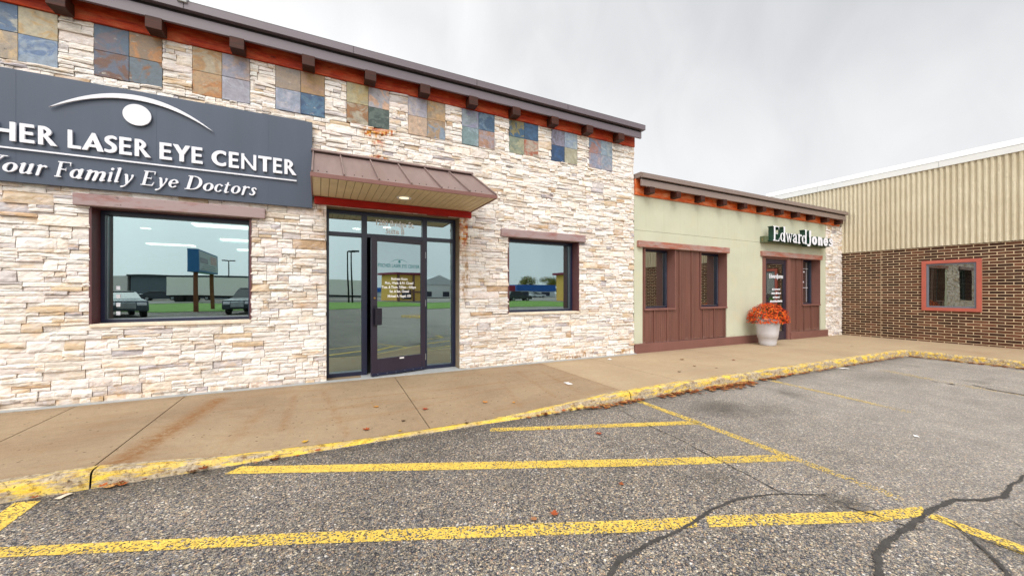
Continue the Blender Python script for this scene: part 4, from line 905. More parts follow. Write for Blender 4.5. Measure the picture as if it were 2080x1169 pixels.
# lettering too small to read in the photograph: kept as broken white rows
def rows(x0, ws, y, zt, dz, h, parent):
    for i, w_ in enumerate(ws):
        x = x0(w_); 
        while x < x0(w_)+w_: l = random.uniform(.03, .09); MB().box(x, min(x+l, x0(w_)+w_), y-.001, y, zt-dz*i, zt-dz*i+h*random.uniform(.8, 1.1)).build('decal', M['white'], parent); x += l+.018
rows(lambda w_: 13.60, (.62, .5, .44, .56, .5), 6.763, .64, .11, .05, v3)
# office door
f = MB(); yy = 6.53; zf2 = gz(12)
f.box(11.40, 11.56, YF-.01, yy+.1, zf2, 1.035); f.box(12.67, 12.835, YF-.015, yy+.1, zf2, 1.035); f.box(11.56, 12.67, YF-.003, yy+.1, .98, 1.035); df = f.build('door_frame', M['trim'], off, bevel=.004)
f = MB(); f.box(11.565, 11.67, yy, yy+.06, zf2+.01, .975); f.box(12.56, 12.665, yy, yy+.06, zf2+.01, .975); f.box(11.67, 12.56, yy+.001, yy+.059, .84, .975); f.box(11.67, 12.56, yy+.001, yy+.059, zf2+.01, zf2+.26)
dr = f.build('door', M['doorf'], off, bevel=.003)
MB().box(11.66, 12.57, yy+.03, yy+.036, zf2+.25, .85).build('pane', M['glassB'], dr)
f = MB(); f.box(11.60, 11.63, yy-.07, yy-.045, -.42, -.12); f.box(11.60, 11.63, yy-.045, yy-.001, -.40, -.37); f.box(11.60, 11.63, yy-.045, yy-.001, -.17, -.14); f.build('handle', M['doorf'], dr, bevel=.004)
f = MB(); f.cyl((11.615, yy-.001, -.05), (11.615, yy-.02, -.05), .02, n=14); f.build('lock', M['steel'], dr)
text('EdwardJones', .17, lambda x, y, z: V3((12.20+x, yy+.026-y, .42+z)), M['white'], dr, sx=.82, bold=.005)
rows(lambda w_: 12.20-w_/2, (.42, .48, .34, .62), yy+.026, .06, .12, .055, dr)
MB().box(11.3, 14.58, YF-.075, YF+.03, 1.038, 1.185).build('lintel', M['lintelB'], df, bevel=.008)
rm = MB(); rm.box(BX0+.1, PX-.1, 6.9, 13.9, zf2-.08, zf2-.005); rm.box(BX0+.1, PX-.1, 9.6, 9.7, zf2, 2.3); rm.build('room_partition', M['roomd'], off)
# eave
MB().box(BX0+.01, 15.78, YF-.035, YF+.08, 2.232, 2.60).build('frieze_beam', M['beamB'], off, bevel=.006)
for i in range(11):
    x = 6.858+.868*i
    if x < 15.75: MB().box(x-.15, x, 6.272, YF-.036, 2.262, 2.405).build('rafter_tail', M['tail'], off, bevel=.006)
fb_ = MB().box(6.452, 15.76, 6.284, 6.325, 2.40, 2.545).box(6.452, 15.76, 6.3255, 6.70, 2.601, 2.615).build('fascia', M['fasciaB'], off, bevel=.003)
MB().box(6.455, 15.75, 6.30, 6.32, 2.5455, 2.6).build('shadow_gap', M['dark'], fb_)
fa = MB(); fa.box(6.452, 15.80, 6.235, 6.72, 2.6155, 2.672); fa.box(6.452, 15.80, 6.235, 6.299, 2.5755, 2.615); fa.prism([(6.45, 6.23, 2.6725), (6.45, 6.31, 2.712), (6.45, 6.72, 2.712), (6.45, 6.72, 2.6725)], (9.355, 0, 0)); fa.build('cap_flashing', M['fasciaB'], fb_, bevel=.003, fix=True)
MB().box(6.5, 15.9, 6.83, 14.1, 2.52, 2.6).build('roof', pbr('flat_roof_b', '8A8A88', .9, .1), off)
# channel letters on a raceway
ej = empty('channel_letter_sign', (13, 6.45, 1.4), 'white channel letter sign with dark green sides above the office door', 'sign')
MB().box(11.28, 14.62, 6.36, 6.498, 1.42, 1.60).build('raceway', pbr('raceway_green', '5C6448', .5, .08), ej, bevel=.004)
for i in range(2): 
    r_ = MB(); r_.cyl((11.279, 6.43, 1.48+.05*i), (11.276, 6.43, 1.48+.05*i), .012, n=10); r_.build('screw', M['brass'], ej)
z0, hh = 1.455, .42
for fnt, ch, a, b in ((SER, 'E', 11.414, 11.736), (SER, 'd', 11.765, 12.038), (SER, 'w', 12.047, 12.407), (SER, 'A2', 12.422, 12.658), (SER, 'R2', 12.671, 12.912), (SER, 'd', 12.896, 13.19), (BD, 'J', 13.20, 13.422), (BD, 'o', 13.461, 13.771), (BD, 'n', 13.818, 14.095), (BD, 'e', 14.14, 14.442), (BD, 's', 14.463, 14.737)):
    glyph(fnt, ch, a, b, z0, hh*(1.0 if fnt is SER else 1.0), .15, 6.29, ej, [M['white'], M['green']], name='letter', res=.02)

# ================================================================== BRICK BUILDING
CX = 16.04; YE = -6.5
bb = empty('brick_building', (16.5, 1.5, gz(16)), 'brown brick building with ribbed beige upper wall and white roof cap', 'building')
WC = (3.414, 4.564, -.54, .92); zb0, zb1 = -1.50, 1.342
mb = MB()
for (a, b, c, d) in rect_minus([(YE, 9.0, zb0-.1, 3.60)], [(WC[0]+.05, WC[1]-.05, WC[2]+.05, WC[3]-.05)]): mb.box(CX, CX+.25, a, b, c, d)
mb.box(CX+.25, 34, YE, YE+.25, -1.6, 3.6); mb.box(33.75, 34, YE+.25, 24, -1.6, 3.6); mb.box(CX, 34, 24, 24.2, -1.6, 3.6); mb.box(CX+.3, 33.7, YE+.3, 23.9, 3.3, 3.4)
mb.build('wall', M['mortar'], bb)
mb = MB(); rnd = random.Random(3); row = 0; z = zb0+.005; ch_, cl_ = .0802, .272
while z < zb1-.02:
    y = YE - (cl_/2 if row % 2 else 0)
    while y < 6.52:
        a, b = max(YE, y+.009), min(6.52, y+cl_-.009); c, d = z+.009, min(z+ch_-.007, zb1)
        if b-a > .03:
            for (p, q, r_, s_) in rect_minus([(a, b, c, d)], [(WC[0]-.005, WC[1]+.005, WC[2]-.005, WC[3]+.005), (5.49, 5.50, -2, 2)], .01):
                k = rnd.uniform(.75, 1.25); base = rnd.choice(('5E3A28', '4E2E20', '684230', '48281C', '583624', '3E241A')); col = lin(base)
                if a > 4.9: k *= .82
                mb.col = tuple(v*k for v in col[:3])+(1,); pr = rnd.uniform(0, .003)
                x = CX-.0015-pr*.5
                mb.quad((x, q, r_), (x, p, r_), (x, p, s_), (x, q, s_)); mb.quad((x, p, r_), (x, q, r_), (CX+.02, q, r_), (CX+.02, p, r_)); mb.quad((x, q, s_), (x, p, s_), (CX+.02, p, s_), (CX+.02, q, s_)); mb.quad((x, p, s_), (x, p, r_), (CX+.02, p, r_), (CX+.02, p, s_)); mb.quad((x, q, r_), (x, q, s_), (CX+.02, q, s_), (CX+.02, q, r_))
    
        y += cl_
    z += ch_; row += 1
mb.build('brickwork', M['vc'], bb)
# ribbed upper wall: irregular split ribs
mb = MB(); pitch = .1165; y = YE; rnd = random.Random(5); cols = []
k = 0
zz = [1.335]+[1.335+(3.60-1.335)*i/56 for i in range(1, 57)]
while y < 9.0:
    prof = [(0, .0), (.018, .012), (.030, .040), (.050, .052), (.078, .050), (.092, .036), (.100, .010), (pitch, .0)]
    P = []
    for zi in zz:
        r_ = []
        for (u, dp) in prof:
            q = .006*noise.noise((k*3.7, zi*9, u*30)) + .004*noise.noise((k*1.7+9, zi*26, u*60)) if dp > .02 else 0
            r_.append((CX-.002-dp-q, y+u+ (.004*noise.noise((k*2.2, zi*14, 3)) if 0 < u < pitch else 0), zi))
        P.append(r_)
    mb.grid(P, flip=False); y += pitch; k += 1
t = NT('painted_rib_block'); c = t.ramp(t.noise(1.2, 4, .6), [(.3, lin('C6BAA0')), (.7, lin('D2C8B0'))]); c = t.mix(t.ramp(t.noise(40, 3, .7), [(.62, 0), (.72, .4)]), c, lin('8C7650')); t.bump(t.noise(50, 5, .7), .6, .01); t.fin(c, .85, 0, .25)
mb.build('ribbed_cladding', t.m, bb)
mb = MB(); mb.box(CX-.075, CX+.3, YE, 9.0, 3.60, 3.775); mb.build('coping', M['capw'], bb, bevel=.004)
mb = MB(); mb.prism([(CX-.085, YE, 3.785), (CX+.02, YE, 3.955), (CX+.3, YE, 3.955), (CX+.3, YE, 3.785)], (0, 9.0-YE, 0)); mb.box(CX-.079, CX-.0755, YE, 9, 3.776, 3.786); mb.build('cap_flashing', M['capw'], bb, fix=True)
for y_ in (4.2, 1.2, 7.2): MB().box(CX-.0775, CX-.0755, y_, y_+.008, 3.61, 3.77).build('flashing_seam', M['base'], bb)
a, b, c, d = WC; t_ = .092; f = MB(); x0, x1 = CX-.045, CX+.02
f.box(x0, x1, a, b, c, c+t_); f.box(x0, x1, a, b, d-t_, d); f.box(x0, x1, a, a+t_, c+t_, d-t_); f.box(x0, x1, b-t_, b, c+t_, d-t_); wf = f.build('window', M['red'], bb, bevel=.004)
f = MB(); a1, b1, c1, d1 = a+t_, b-t_, c+t_, d-t_; s_ = .045; x0, x1 = CX-.015, CX+.05
f.box(x0, x1, a1+.001, b1-.001, c1+.001, c1+s_); f.box(x0, x1, a1+.001, b1-.001, d1-s_, d1-.001); f.box(x0, x1, a1+.001, a1+s_, c1+s_, d1-s_); f.box(x0, x1, b1-s_, b1-.001, c1+s_, d1-s_); f.build('frame', M['grey'], wf, bevel=.003)
MB().box(CX+.02, CX+.026, a1+s_-.005, b1-s_+.005, c1+s_-.005, d1-s_+.005).build('pane', m_glass('side_glass', (.62, .64, .60), .34, (.7, .75, .72)), wf)
f = MB(); z = c1+.06
while z < d1-.05: f.quad((CX+.055, a1+.04, z), (CX+.055, b1-.04, z), (CX+.072, b1-.04, z+.014), (CX+.072, a1+.04, z+.014)); z += .038
f.build('blind', M['blind'], wf)
MB().box(CX+.26, CX+1.5, 2.5, 5.5, -1.2, 1.3).build('room_partition', M['roomd'], bb)

# ================================================================== PLANTER AND MUMS
px_, py_ = 10.80, 6.02; pz = sw(px_, py_)
p = empty('flower_pot', (px_, py_, pz), 'tall pale grey round planter standing beside the office door', 'planter')
m = MB(); m.lathe([(0, 0), (.180, 0), (.192, .012), (.206, .08), (.222, .185), (.228, .19), (.229, .20), (.236, .203), (.252, .34), (.270, .50), (.281, .62), (.284, .685), (.280, .70), (.262, .70), (.258, .66)], (px_, py_, pz), 48); m.build('body', M['pot'], p, smooth=True)
m = MB(); m.lathe([(0, .64), (.262, .64)], (px_, py_, pz), 32); m.build('soil', pbr('soil', '2A2018', .95, .2), p)
pl = empty('chrysanthemum_plant', (px_, py_, pz+.64), 'rounded mound of orange chrysanthemums growing in the pale planter', 'plant')
m = MB(); rnd = random.Random(9); zc = pz+.70; 
def dome(th_, ph): # th_ polar from top
    r_ = .49*(1+.16*noise.noise((math.cos(ph)*3, math.sin(ph)*3, th_*3))); hz_ = .43*(1+.10*noise.noise((math.cos(ph)*2+5, math.sin(ph)*2, th_*4)))
    return Vector((px_+r_*math.sin(th_)*math.cos(ph), py_+min(.47/.5, 1)*r_*math.sin(th_)*math.sin(ph), zc+hz_*math.cos(th_)-.0))
for i in range(2000):
    th_ = math.acos(1-rnd.random()*1.22); ph = rnd.random()*2*math.pi; sk = rnd.uniform(.88, 1.05)
    c0 = Vector((px_, py_, zc)); q = c0+(dome(th_, ph)-c0)*sk
    nrm = Vector((math.sin(th_)*math.cos(ph), math.sin(th_)*math.sin(ph), math.cos(th_)*.9+.12)); nrm = (nrm+Vector((rnd.uniform(-.35, .35), rnd.uniform(-.35, .35), rnd.uniform(-.2, .35)))).normalized()
    u = nrm.orthogonal().normalized(); v = nrm.cross(u); rr = rnd.uniform(.013, .022)
    col = lin(rnd.choice(('CE3408', 'DC480A', 'B42804', 'E45E10', '982004', 'EC7820'))); n_ = 7; rot = rnd.random()
    for k in range(n_):
        t0 = 2*math.pi*(k+rot)/n_; t1 = t0+2*math.pi/n_*.82; tm = (t0+t1)/2
        m.col = tuple(x*rnd.uniform(.8, 1.15) for x in col[:3])+(1,)
        m.quad(q-nrm*.004, q+(u*math.cos(t0)+v*math.sin(t0))*rr*.75+nrm*.002, q+(u*math.cos(tm)+v*math.sin(tm))*rr*1.15+nrm*.005, q+(u*math.cos(t1)+v*math.sin(t1))*rr*.75+nrm*.002)
    m.col = lin('F0A040' if rnd.random() < .5 else 'A82A0C'); m.quad(*[q+(u*math.cos(t*2.1)+v*math.sin(t*2.1))*rr*.28+nrm*.005 for t in range(3)])
o = m.build('blooms', M['vcf'], pl); o['kind'] = 'stuff'
m = MB()
for i in range(2600):
    th_ = math.acos(1-rnd.random()*1.35); ph = rnd.random()*2*math.pi; sk = rnd.uniform(.55, .95); c0 = Vector((px_, py_, zc)); q = c0+(dome(th_, ph)-c0)*sk
    u = Vector((rnd.uniform(-1, 1), rnd.uniform(-1, 1), rnd.uniform(-1, 1))).normalized(); v = u.orthogonal().normalized(); l = rnd.uniform(.018, .035)
    m.col = lin(rnd.choice(('1E3A16', '2A4A1C', '36561E', '16280E'))); m.quad(q, q+u*l*.5+v*l*.3, q+u*l, q+u*l*.5-v*l*.3)
m.build('leaves', M['vcf'], pl)

# ================================================================== LEAVES AND LITTER
def leaf_mesh(mb, x, y, z, s, rot, col, rnd):
    lob = [(0, -.5), (.12, -.2), (.42, -.32), (.32, -.02), (.55, .18), (.25, .2), (.22, .42), (0, .62), (-.22, .4), (-.27, .2), (-.55, .15), (-.3, -.03), (-.42, -.3), (-.1, -.2)]
    c, s_ = math.cos(rot), math.sin(rot); mb.col = col; ctr = (x, y, z+.006); curl = rnd.uniform(.2, .55); pts = []
    for (a, b) in lob:
        h = (a*a+b*b)*curl*s + .004; pts.append((x+(a*c-b*s_)*s, y+(a*s_+b*c)*s, z+h))
    for k in range(len(pts)): mb.quad(ctr, pts[k], pts[(k+1) % len(pts)])
LC = ['8E5428', 'B07A40', '7A3C1C', 'A0683A', 'C09058', '6A3418', '8A4A22', '5A3A22', 'A85A2C']
rnd = random.Random(4)
SWL = [(.635, 5.016, .07, 'C4883C', 'curled ochre leaf on the sidewalk left of the joint in front of the door'), (1.176, 4.719, .08, '9C3A1C', 'red brown leaf on the sidewalk just right of the joint below the door'),
 (1.957, 4.37+.27, .08, 'C08040', 'pale orange leaf on the sidewalk below the right window'), (2.28, 4.45, .05, 'C48838', 'tiny yellow leaf on the sidewalk beside the pale orange leaf'), (1.494, 4.05+.05, .05, '4A3020', 'small dark leaf on the sidewalk near the yellow kerb'),
 (.766, 4.17, .045, 'C09830', 'small yellow leaf lying against the flush yellow kerb below the door'), (.856, 4.435, .05, '4A3424', 'small dark leaf on the sidewalk left of the joint'), (.45, 4.33, .075, 'A04A20', 'rust leaf on the sidewalk close to the flush kerb'), (-.136, 4.209, .06, 'CCA030', 'small yellow leaf left of the door near the kerb'),
 (6.74, 5.457, .09, '7A5030', 'brown leaf on the sidewalk in front of the first brown panel'), (5.649, 4.624, .07, '4A3020', 'dark leaf near the kerb right of the stone building corner'), (6.343, 4.861, .06, '6A4020', 'small brown leaf on the pale slab near the kerb'), (7.687, 4.959, .08, '8A4A22', 'brown leaf on the sidewalk left of the planter'), (6.549, 4.553, .05, '6A4426', 'tiny brown leaf beside the kerb near the middle parking line'), (12.6, 4.9, .08, '5A4020', 'dark leaf on the sidewalk by the kerb corner')]
for (x, y, s_, col, lab) in SWL:
    m = MB(); z = sw(x, y); leaf_mesh(m, 0, 0, 0, s_, rnd.random()*6, lin(col), rnd); o = m.build('fallen_leaf', M['leafm']); o.location = (x, y, z+.002); tag(o, lab, 'leaf', 'single leaves on the sidewalk')
for (x, y, s_, col, lab) in [(2.665, 3.205, .075, 'B8502A', 'orange leaf on the asphalt between the two upper yellow stripes'), (1.416, 2.161, .06, 'B85A30', 'orange leaf above the lowest yellow stripe'), (1.265, 2.179, .05, 'C08458', 'pale leaf left of the orange leaf above the lowest stripe'), (2.112, 2.268, .045, 'B06030', 'small leaf on the asphalt between the long yellow stripes'), (2.25, 3.9-.35, .04, '8A4A2A', 'small brown leaf on the asphalt below the kerb')]:
    m = MB(); leaf_mesh(m, 0, 0, 0, s_, rnd.random()*6, tuple(v*.7 for v in lin(col)[:3])+(1,), rnd); o = m.build('fallen_leaf', M['leafm']); o.location = (x, y, az(x)+.006); tag(o, lab, 'leaf', 'single leaves on the asphalt')
m = MB()
def litter(x0, x1, n, wd, yb=YC-.03):
    for i in range(n):
        x = rnd.uniform(x0, x1); y = yb-abs(rnd.gauss(0, wd)); leaf_mesh(m, x, y, az(x)+.003+rnd.random()*.02, rnd.uniform(.03, .075), rnd.random()*6, lin(rnd.choice(LC)), rnd)
litter(3.1, 4.1, 70, .06); litter(4.4, 5.3, 90, .06); litter(5.4, 6.6, 260, .10); litter(6.9, 7.6, 80, .05); litter(7.6, 9.6, 60, .04); litter(9.8, 12.9, 90, .04); litter(-1.9, .0, 16, .02); litter(2.2, 3.1, 16, .02)
for i in range(520):
    y = rnd.uniform(-1.5, YC-.1); x = XC-.03-abs(rnd.gauss(0, .07)); leaf_mesh(m, x, y, az(x)+.003+rnd.random()*.02, rnd.uniform(.03, .075), rnd.random()*6, lin(rnd.choice(LC)), rnd)
tag(m.build('leaf_litter', M['leafm']), 'drift of dry orange and brown leaves gathered along the foot of the yellow kerb', 'leaf litter', kind='stuff')
def scrap(x, y, z, s_, lab, mat='paper'):
    m = MB(); a = rnd.random()*3; c, q = math.cos(a), math.sin(a); P = []
    for j in range(4):
        P.append([((u*c-v*q)*s_, (u*q+v*c)*s_, .004+.12*s_*abs(noise.noise((u*2, v*2, x)))) for u, v in [((i-1.5)/3+.1*noise.noise((i, j, x)), (j-1.5)/5+.08*noise.noise((j, i, y))) for i in range(4)]])
    m.grid(P); o = m.build('paper_scrap', M[mat]); o.location = (x, y, z); tag(o, lab, 'litter', 'paper scraps on the ground')
scrap(3.42, 4.83, sw(3.42, 4.83), .14, 'crumpled white paper scrap on the sidewalk near the dark slab edge'); scrap(5.38, 6.12, sw(5.38, 6.12), .12, 'flat white paper scrap at the foot of the stone wall corner')
scrap(9.6, 3.86, az(9.6)+.004, .16, 'white paper scrap on the asphalt against the far kerb'); scrap(5.68, 1.66, az(5.7)+.004, .06, 'small pale paper strip lying on open asphalt'); scrap(-1.66, 3.93, az(-1.6)+.004, .08, 'small flat stone coloured scrap by the left kerb joint', 'sill')

# ================================================================== ACROSS THE LOT (seen in the glass)
gr = MB()
for a_, b_ in ((-200, -6), (-6, 16), (16, 30)): gr.quad((a_, -45, az(a_)+.03), (b_, -45, az(b_)+.03), (b_, -22.5, az(b_)+.03), (a_, -22.5, az(a_)+.03))
gr.col = None; gr.quad((30, -60, az(16)+.03), (36, -60, az(16)+.03), (36, -22.5, az(16)+.03), (30, -22.5, az(16)+.03))
t = NT('lawn'); t.bump(t.noise(40, 5, .8), 1, .05); struct(gr.build('lawn', t.fin(t.ramp(t.noise(3, 6, .7), [(.3, lin('557F2C')), (.7, lin('85AA4A'))]), .9)))
G0 = az(-6)
def T(name, loc, lab, cat, group=None): return empty(name, loc, lab, cat, group)
ps = T('pole_sign', (-8.2, -24.7, G0), 'blue edged road sign box on two posts mirrored in the left window', 'sign')
MB().box(-8.65, -7.95, -27.8, -21.7, 1.45, 3.15).build('cabinet', pbr('sign_blue', '1E6AA0', .5, .05), ps)
MB().box(-7.949, -7.94, -27.6, -21.9, 1.6, 3.05).build('sign_face', pbr('sign_face', 'B4BCC4', .5, .08), ps)
m = MB(); m.box(-7.938, -7.93, -24.4, -22.1, 2.15, 2.55); m.build('sign_band', M['frame'], ps)
for i_ in range(3): MB().box(-7.938, -7.93, -27.0+.2*i_, -22.3-.4*i_, 1.68+.16*i_, 1.74+.16*i_).build('sign_text_row', M['grey'], ps)
m = MB(); m.box(-7.938, -7.93, -27.2, -25.2, 2.2, 2.9); m.build('sign_patch', pbr('pinkish', 'C8A0A8', .5, .2, 3), ps)
for y_ in (-22.3, -27.2): m = MB(); m.box(-8.4, -8.15, y_-.12, y_+.12, G0, 1.45); m.build('post', pbr('rust_post', '7A4A2C', .8, .2), ps)
def trailer(x, y, l, lab):
    r = T('semi_trailer', (x, y, G0), lab, 'trailer', 'trailers parked across the lot')
    m = MB(); m.box(x, x+l, y-2.5, y, -.55, 1.9); m.build('box', pbr('trailer_white', 'F4F2EA', .5, .06, 6, stretch=(6, 1, .2)), r, bevel=.03)
    m = MB(); m.box(x+.2, x+l-.2, y-2.3, y-.2, -.8, -.56); m.build('chassis', M['dark'], r)
    for i in range(2):
        for yy_ in (y-.15, y-2.35): m = MB(); m.cyl((x+1.2+1.3*i, yy_-.14, -1.03), (x+1.2+1.3*i, yy_+.14, -1.03), .5, n=20); m.build('wheel', M['dark'], r)
    m = MB(); m.box(x+l-3, x+l-2.8, y-.4, y-.2, G0, -.8); m.build('landing_leg', M['steel'], r); return r
trailer(-18.2, -52, 13.5, 'long white trailer whose rear end starts left of the sign post'); trailer(-4.2, -52.5, 13.5, 'long white trailer parked ahead of the other one')
def far_building(name, x0, x1, y0, y1, z1, wall, lab, roof=None, band=None, wins=(), gable=0, face='y'):
    r = T(name, ((x0+x1)/2, (y0+y1)/2, G0), lab, 'building'); zc_ = z1 if not band else z1-band[0]
    m = MB(); m.box(x0, x1, y0, y1, G0, zc_); wl = m.build('wall', pbr(name+'_wall', wall, .8, .05), r)
    if band: m = MB(); m.box(x0-.2, x1+.2, y0-.2, y1+.2, zc_+.01, z1); m.build('parapet', pbr(name+'_band', band[1], .6, .05), r)
    if gable: m = MB(); m.prism([(x0-.4, y0-.4, z1+.01), (x0-.4, y1+.4, z1+.01), (x0-.4, (y0+y1)/2, z1+gable)], (x1-x0+.8, 0, 0)) if face == 'y' else m.prism([(x0-.4, y1+.3, z1+.01), (x1+.4, y1+.3, z1+.01), ((x0+x1)/2, y1+.3, z1+gable)], (0, y0-y1-.6, 0)); m.build('roof', pbr(name+'_roof', roof or '9AA0A4', .7, .05), r, fix=True)
    elif roof: m = MB(); m.box(x0-.5, x1+.5, y0-.5, y1+.6, z1+.01, z1+.35); m.build('roof', pbr(name+'_roof', roof, .7, .05), r)
    for (a, b, c, d) in wins: m = MB(); m.box(a, b, y1+.01, y1+.06, c, d); m.build('window', M['frame'], r)
    return r
far_building('warehouse', -52, -32.8, -100, -85, 3.0, 'EAE6E0', 'white flat warehouse left of the grey one in the mirrored view', band=None, wins=((-40, -38, -1, .6), (-36, -35, -1, .6)))
far_building('warehouse', -32.3, -12, -100, -85, 2.9, '66727A', 'grey flat warehouse behind the parked cars', roof='3A4246', wins=((-34, -33, -1, 0), (-28, -27, -1, 0), (-22, -21, -1, 0)))
far_building('workshop', -10, 24, -112, -96, 2.4, 'B0B4B0', 'long low pale workshop beyond the trailers', roof='8A9094')
far_building('store', 54, 68, -98, -90, 2.3, 'D8DCDC', 'white store with a blue band and glass doors', band=(2.0, '1E5AA8'), wins=((56, 58.5, -1.2, .1), (60, 61.5, -1.6, .1), (63, 66, -1.2, .1)))
far_building('store', 70, 80, -92, -84, 1.4, 'C8D0D0', 'lower blue banded annex beside the white store', band=(1.4, '1E5AA8'))
far_building('red_shop', 36, 50, -92, -84, 1.9, 'A8B0B0', 'shop with a dark red roof band', band=(2.2, '8E1E34'), wins=((38, 41, -1.4, -.3), (44, 47, -1.4, -.3)))
ys_ = far_building('yellow_shop', 37.5, 52, -43, -39, 3.0, 'D8AC58', 'tall ochre shop with maroon roof edge', roof='7A1C3A', wins=((38.5, 40.5, -1.2, .4), (43, 46, -1.2, .4)))
far_building('white_house', 24, 36, -106, -92, 2.2, 'D8DAD8', 'white gabled house mirrored in the right sidelight', gable=2.6, roof='C4C8CC', face='x', wins=((26, 28, -1.2, .2), (31, 33, -1.2, .2)))
for x_ in (37.6, 40.8, 43.9, 47.0, 50.2): MB().box(x_, x_+.35, -38.99, -38.8, az(16), 3.0).build('post', M['trim'], ys_)
MB().box(37.6, 51.9, -38.99, -38.85, -.1, .15).build('ledge', M['trim'], ys_)
def car(x, y, ang, paint, lab, van=False, group='cars parked across the lot'):
    r = empty('parked_car', (0, 0, 0), lab, 'car', group); pm = pbr('car_paint', paint, .25, .04, spec=.7)
    H = 1.72 if van else 1.45; L = 2.35; bw = .92
    side = [(-L, .35), (-L, .85), (-L+.35, .98), (-L+.5, 1.02)]; m = MB()
    prof = [(-L, .35), (-L-.02, .62), (-L+.06, .95), (-.95, 1.06), (1.9 if not van else 2.2, 1.08), (L, .95), (L+.02, .5), (L-.05, .32)]
    secs = [(-bw, .0), (-bw*.97, 0), (bw*.97, 0), (bw, 0)]
    n_ = len(prof); i0 = len(m.v)
    m.prism([(a, -bw, b) for a, b in prof], (0, 2*bw, 0)); body = m.build('body', pm, r, bevel=.08, fix=True)
    roof = [(-1.0, 1.05), (-.25, H-.05), (.1, H), (1.2 if not van else 1.75, H), (1.9 if not van else 2.15, 1.08)]
    m = MB(); A = [(a, -bw*.93+(b-1.05)*.18, b) for a, b in roof]; Bq = [(a, bw*.93-(b-1.05)*.18, b) for a, b in roof]
    m.quad(*A[::-1]); m.quad(*Bq)
    for k in range(len(roof)-1): m.quad(A[k], A[k+1], Bq[k+1], Bq[k])
    m.build('glasshouse', pbr('car_glass', '10161C', .1, .05), r, fix=True)
    m = MB(); m.box(-.1, 1.15 if not van else 1.7, -bw*.80, bw*.80, H-.02, H+.03); m.build('roof', pm, r, bevel=.02)
    for sx in (-1.42, 1.42):
        for sy in (-1, 1):
            m = MB(); m.cyl((sx, sy*(bw-.2), .34), (sx, sy*(bw+.02), .34), .34, n=24); wh = m.build('wheel', M['dark'], r); m = MB(); m.cyl((sx, sy*(bw+.0), .34), (sx, sy*(bw+.03), .34), .2, n=16); m.build('rim', M['steel'], wh)
    for sy in (-1, 1): m = MB(); m.box(-L-.03, -L+.1, sy*.62-.2, sy*.62+.2, .68, .84); m.build('headlight', M['white'], r, bevel=.03)
    m = MB(); m.box(-L-.04, -L+.1, -.38, .38, .48, .84); m.build('grille', M['steel'], r, bevel=.03)
    r.location = (x, y, az(x)); r.rotation_euler = (0, 0, ang); return r
car(-4.3, -18.9, R(-78), '24303A', 'dark suv facing the shops at the right edge of the left window', van=True)
car(-10.6, -16.9, R(-118), '3A4650', 'dark car nearest the glass at the left edge of the left window')
car(-26.6, -68, R(170), 'D0D4D8', 'white car by the grey warehouse'); car(-22.9, -67, R(175), '1C2838', 'dark blue car beside the white one'); car(-18.5, -68, R(4), '28384A', 'blue grey car behind the trailer end')
car(-30.2, -72, R(172), '8A2A22', 'red car at the far end of the row by the warehouses'); car(58, -84, R(180), 'C8CCD0', 'silver car in front of the blue banded store'); car(70, -70, R(182), '2A5A50', 'teal car near the blue annex', van=True)
rd = MB(); rd.quad(*[(x, y, az(x)+.035) for x, y in ((-200, -58), (-6, -58), (-6, -46), (-200, -46))]); rd.quad(*[(x, y, az(x)+.035) for x, y in ((-6, -58), (16, -58), (16, -46), (-6, -46))]); rd.quad(*[(x, y, az(x)+.035) for x, y in ((16, -58), (200, -58), (200, -46), (16, -46))]); struct(rd.build('street', pbr('street_asphalt', '8A8680', .9, .1, 1)))
car(32, -47, R(185), '1C2430', 'dark suv passing in front of the red shop', van=True)
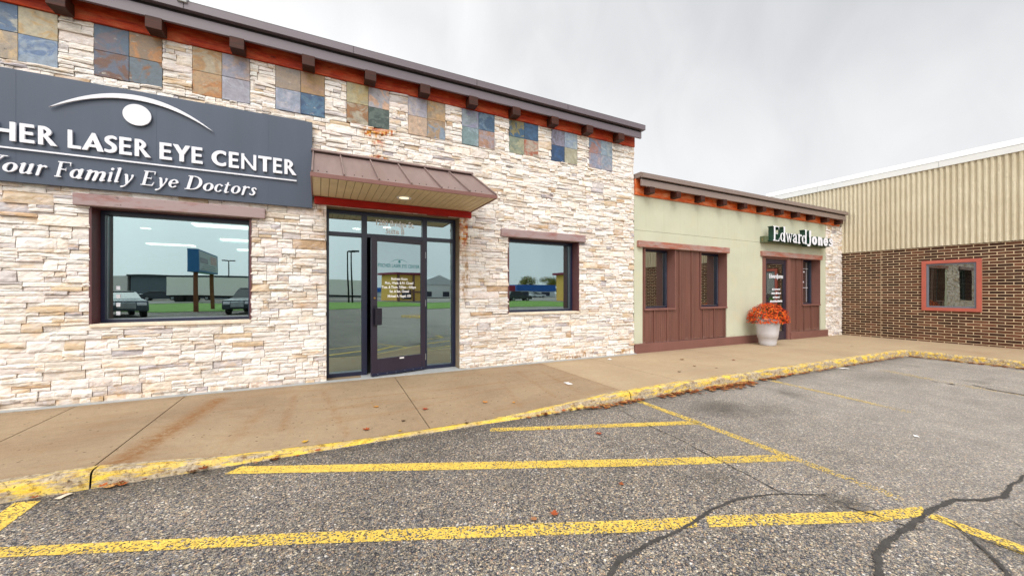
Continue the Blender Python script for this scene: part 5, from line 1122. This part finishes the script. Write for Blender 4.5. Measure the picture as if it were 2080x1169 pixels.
def pole(x, y, h, lab, arms=1):
    r = empty('light_pole', (x, y, G0), lab, 'light pole', 'light poles'); m = MB(); m.cyl((x, y, G0), (x, y, G0+h), .12, .08, n=10); m.build('shaft', M['dark'], r)
    for k in range(arms): s_ = 1-2*k; m = MB(); m.box(x+.1*s_, x+1.0*s_, y-.2, y+.2, G0+h-.12, G0+h+.08) if s_ > 0 else m.box(x-1.0, x-.1, y-.2, y+.2, G0+h-.12, G0+h+.08); m.build('lamp_head', M['dark'], r)
pole(-36, -78, 8.6, 'single arm light pole behind the trailers'); pole(-15.2, -74, 7.4, 'twin arm light pole above the trailer roof', 2); pole(3.85, -41.7, 7.1, 'right one of two close light poles mirrored in the left sidelight'); pole(3.4, -42.2, 7.1, 'left one of two close light poles mirrored in the left sidelight')
def tree(x, y, h, lab):
    r = empty('tree', (x, y, G0), lab, 'tree', 'trees beyond the stores'); m = MB(); m.cyl((x, y, G0), (x, y, G0+h*.5), .35, .2, n=8)
    rn = random.Random(int(x*7)); tips = []
    for k in range(7): a = rn.random()*6.3; q = Vector((x+math.cos(a)*h*.28, y+math.sin(a)*h*.28, G0+h*rn.uniform(.6, .85))); m.cyl((x, y, G0+h*.42), q, .14, .04, n=6); tips.append(q)
    m.build('trunk', pbr('bark', '4A3C30', .9, .2), r); m = MB()
    for q in tips+[Vector((x, y, G0+h*.85))]:
        for i in range(260):
            p_ = q+Vector((rn.gauss(0, h*.10), rn.gauss(0, h*.10), rn.gauss(0, h*.07))); u = Vector((rn.uniform(-1, 1), rn.uniform(-1, 1), rn.uniform(-1, 1))).normalized(); v = u.orthogonal(); l = .28
            m.col = lin(rn.choice(('6A7A30', '8A8A38', '9A7A30', '56682A'))); m.quad(p_, p_+u*l*.5+v*l*.35, p_+u*l, p_+u*l*.5-v*l*.35)
    m.build('crown', M['vcf'], r)
tree(66, -104, 7.5, 'autumn tree behind the white store'); tree(73, -101, 7.0, 'autumn tree behind the blue annex'); tree(-52, -110, 6.2, 'tree behind the white warehouse')

# lift everything so that the lot sits near zero
for o in list(sc.objects):
    if o.parent is None and o.type in ('MESH', 'EMPTY'): o.location.z += CZ
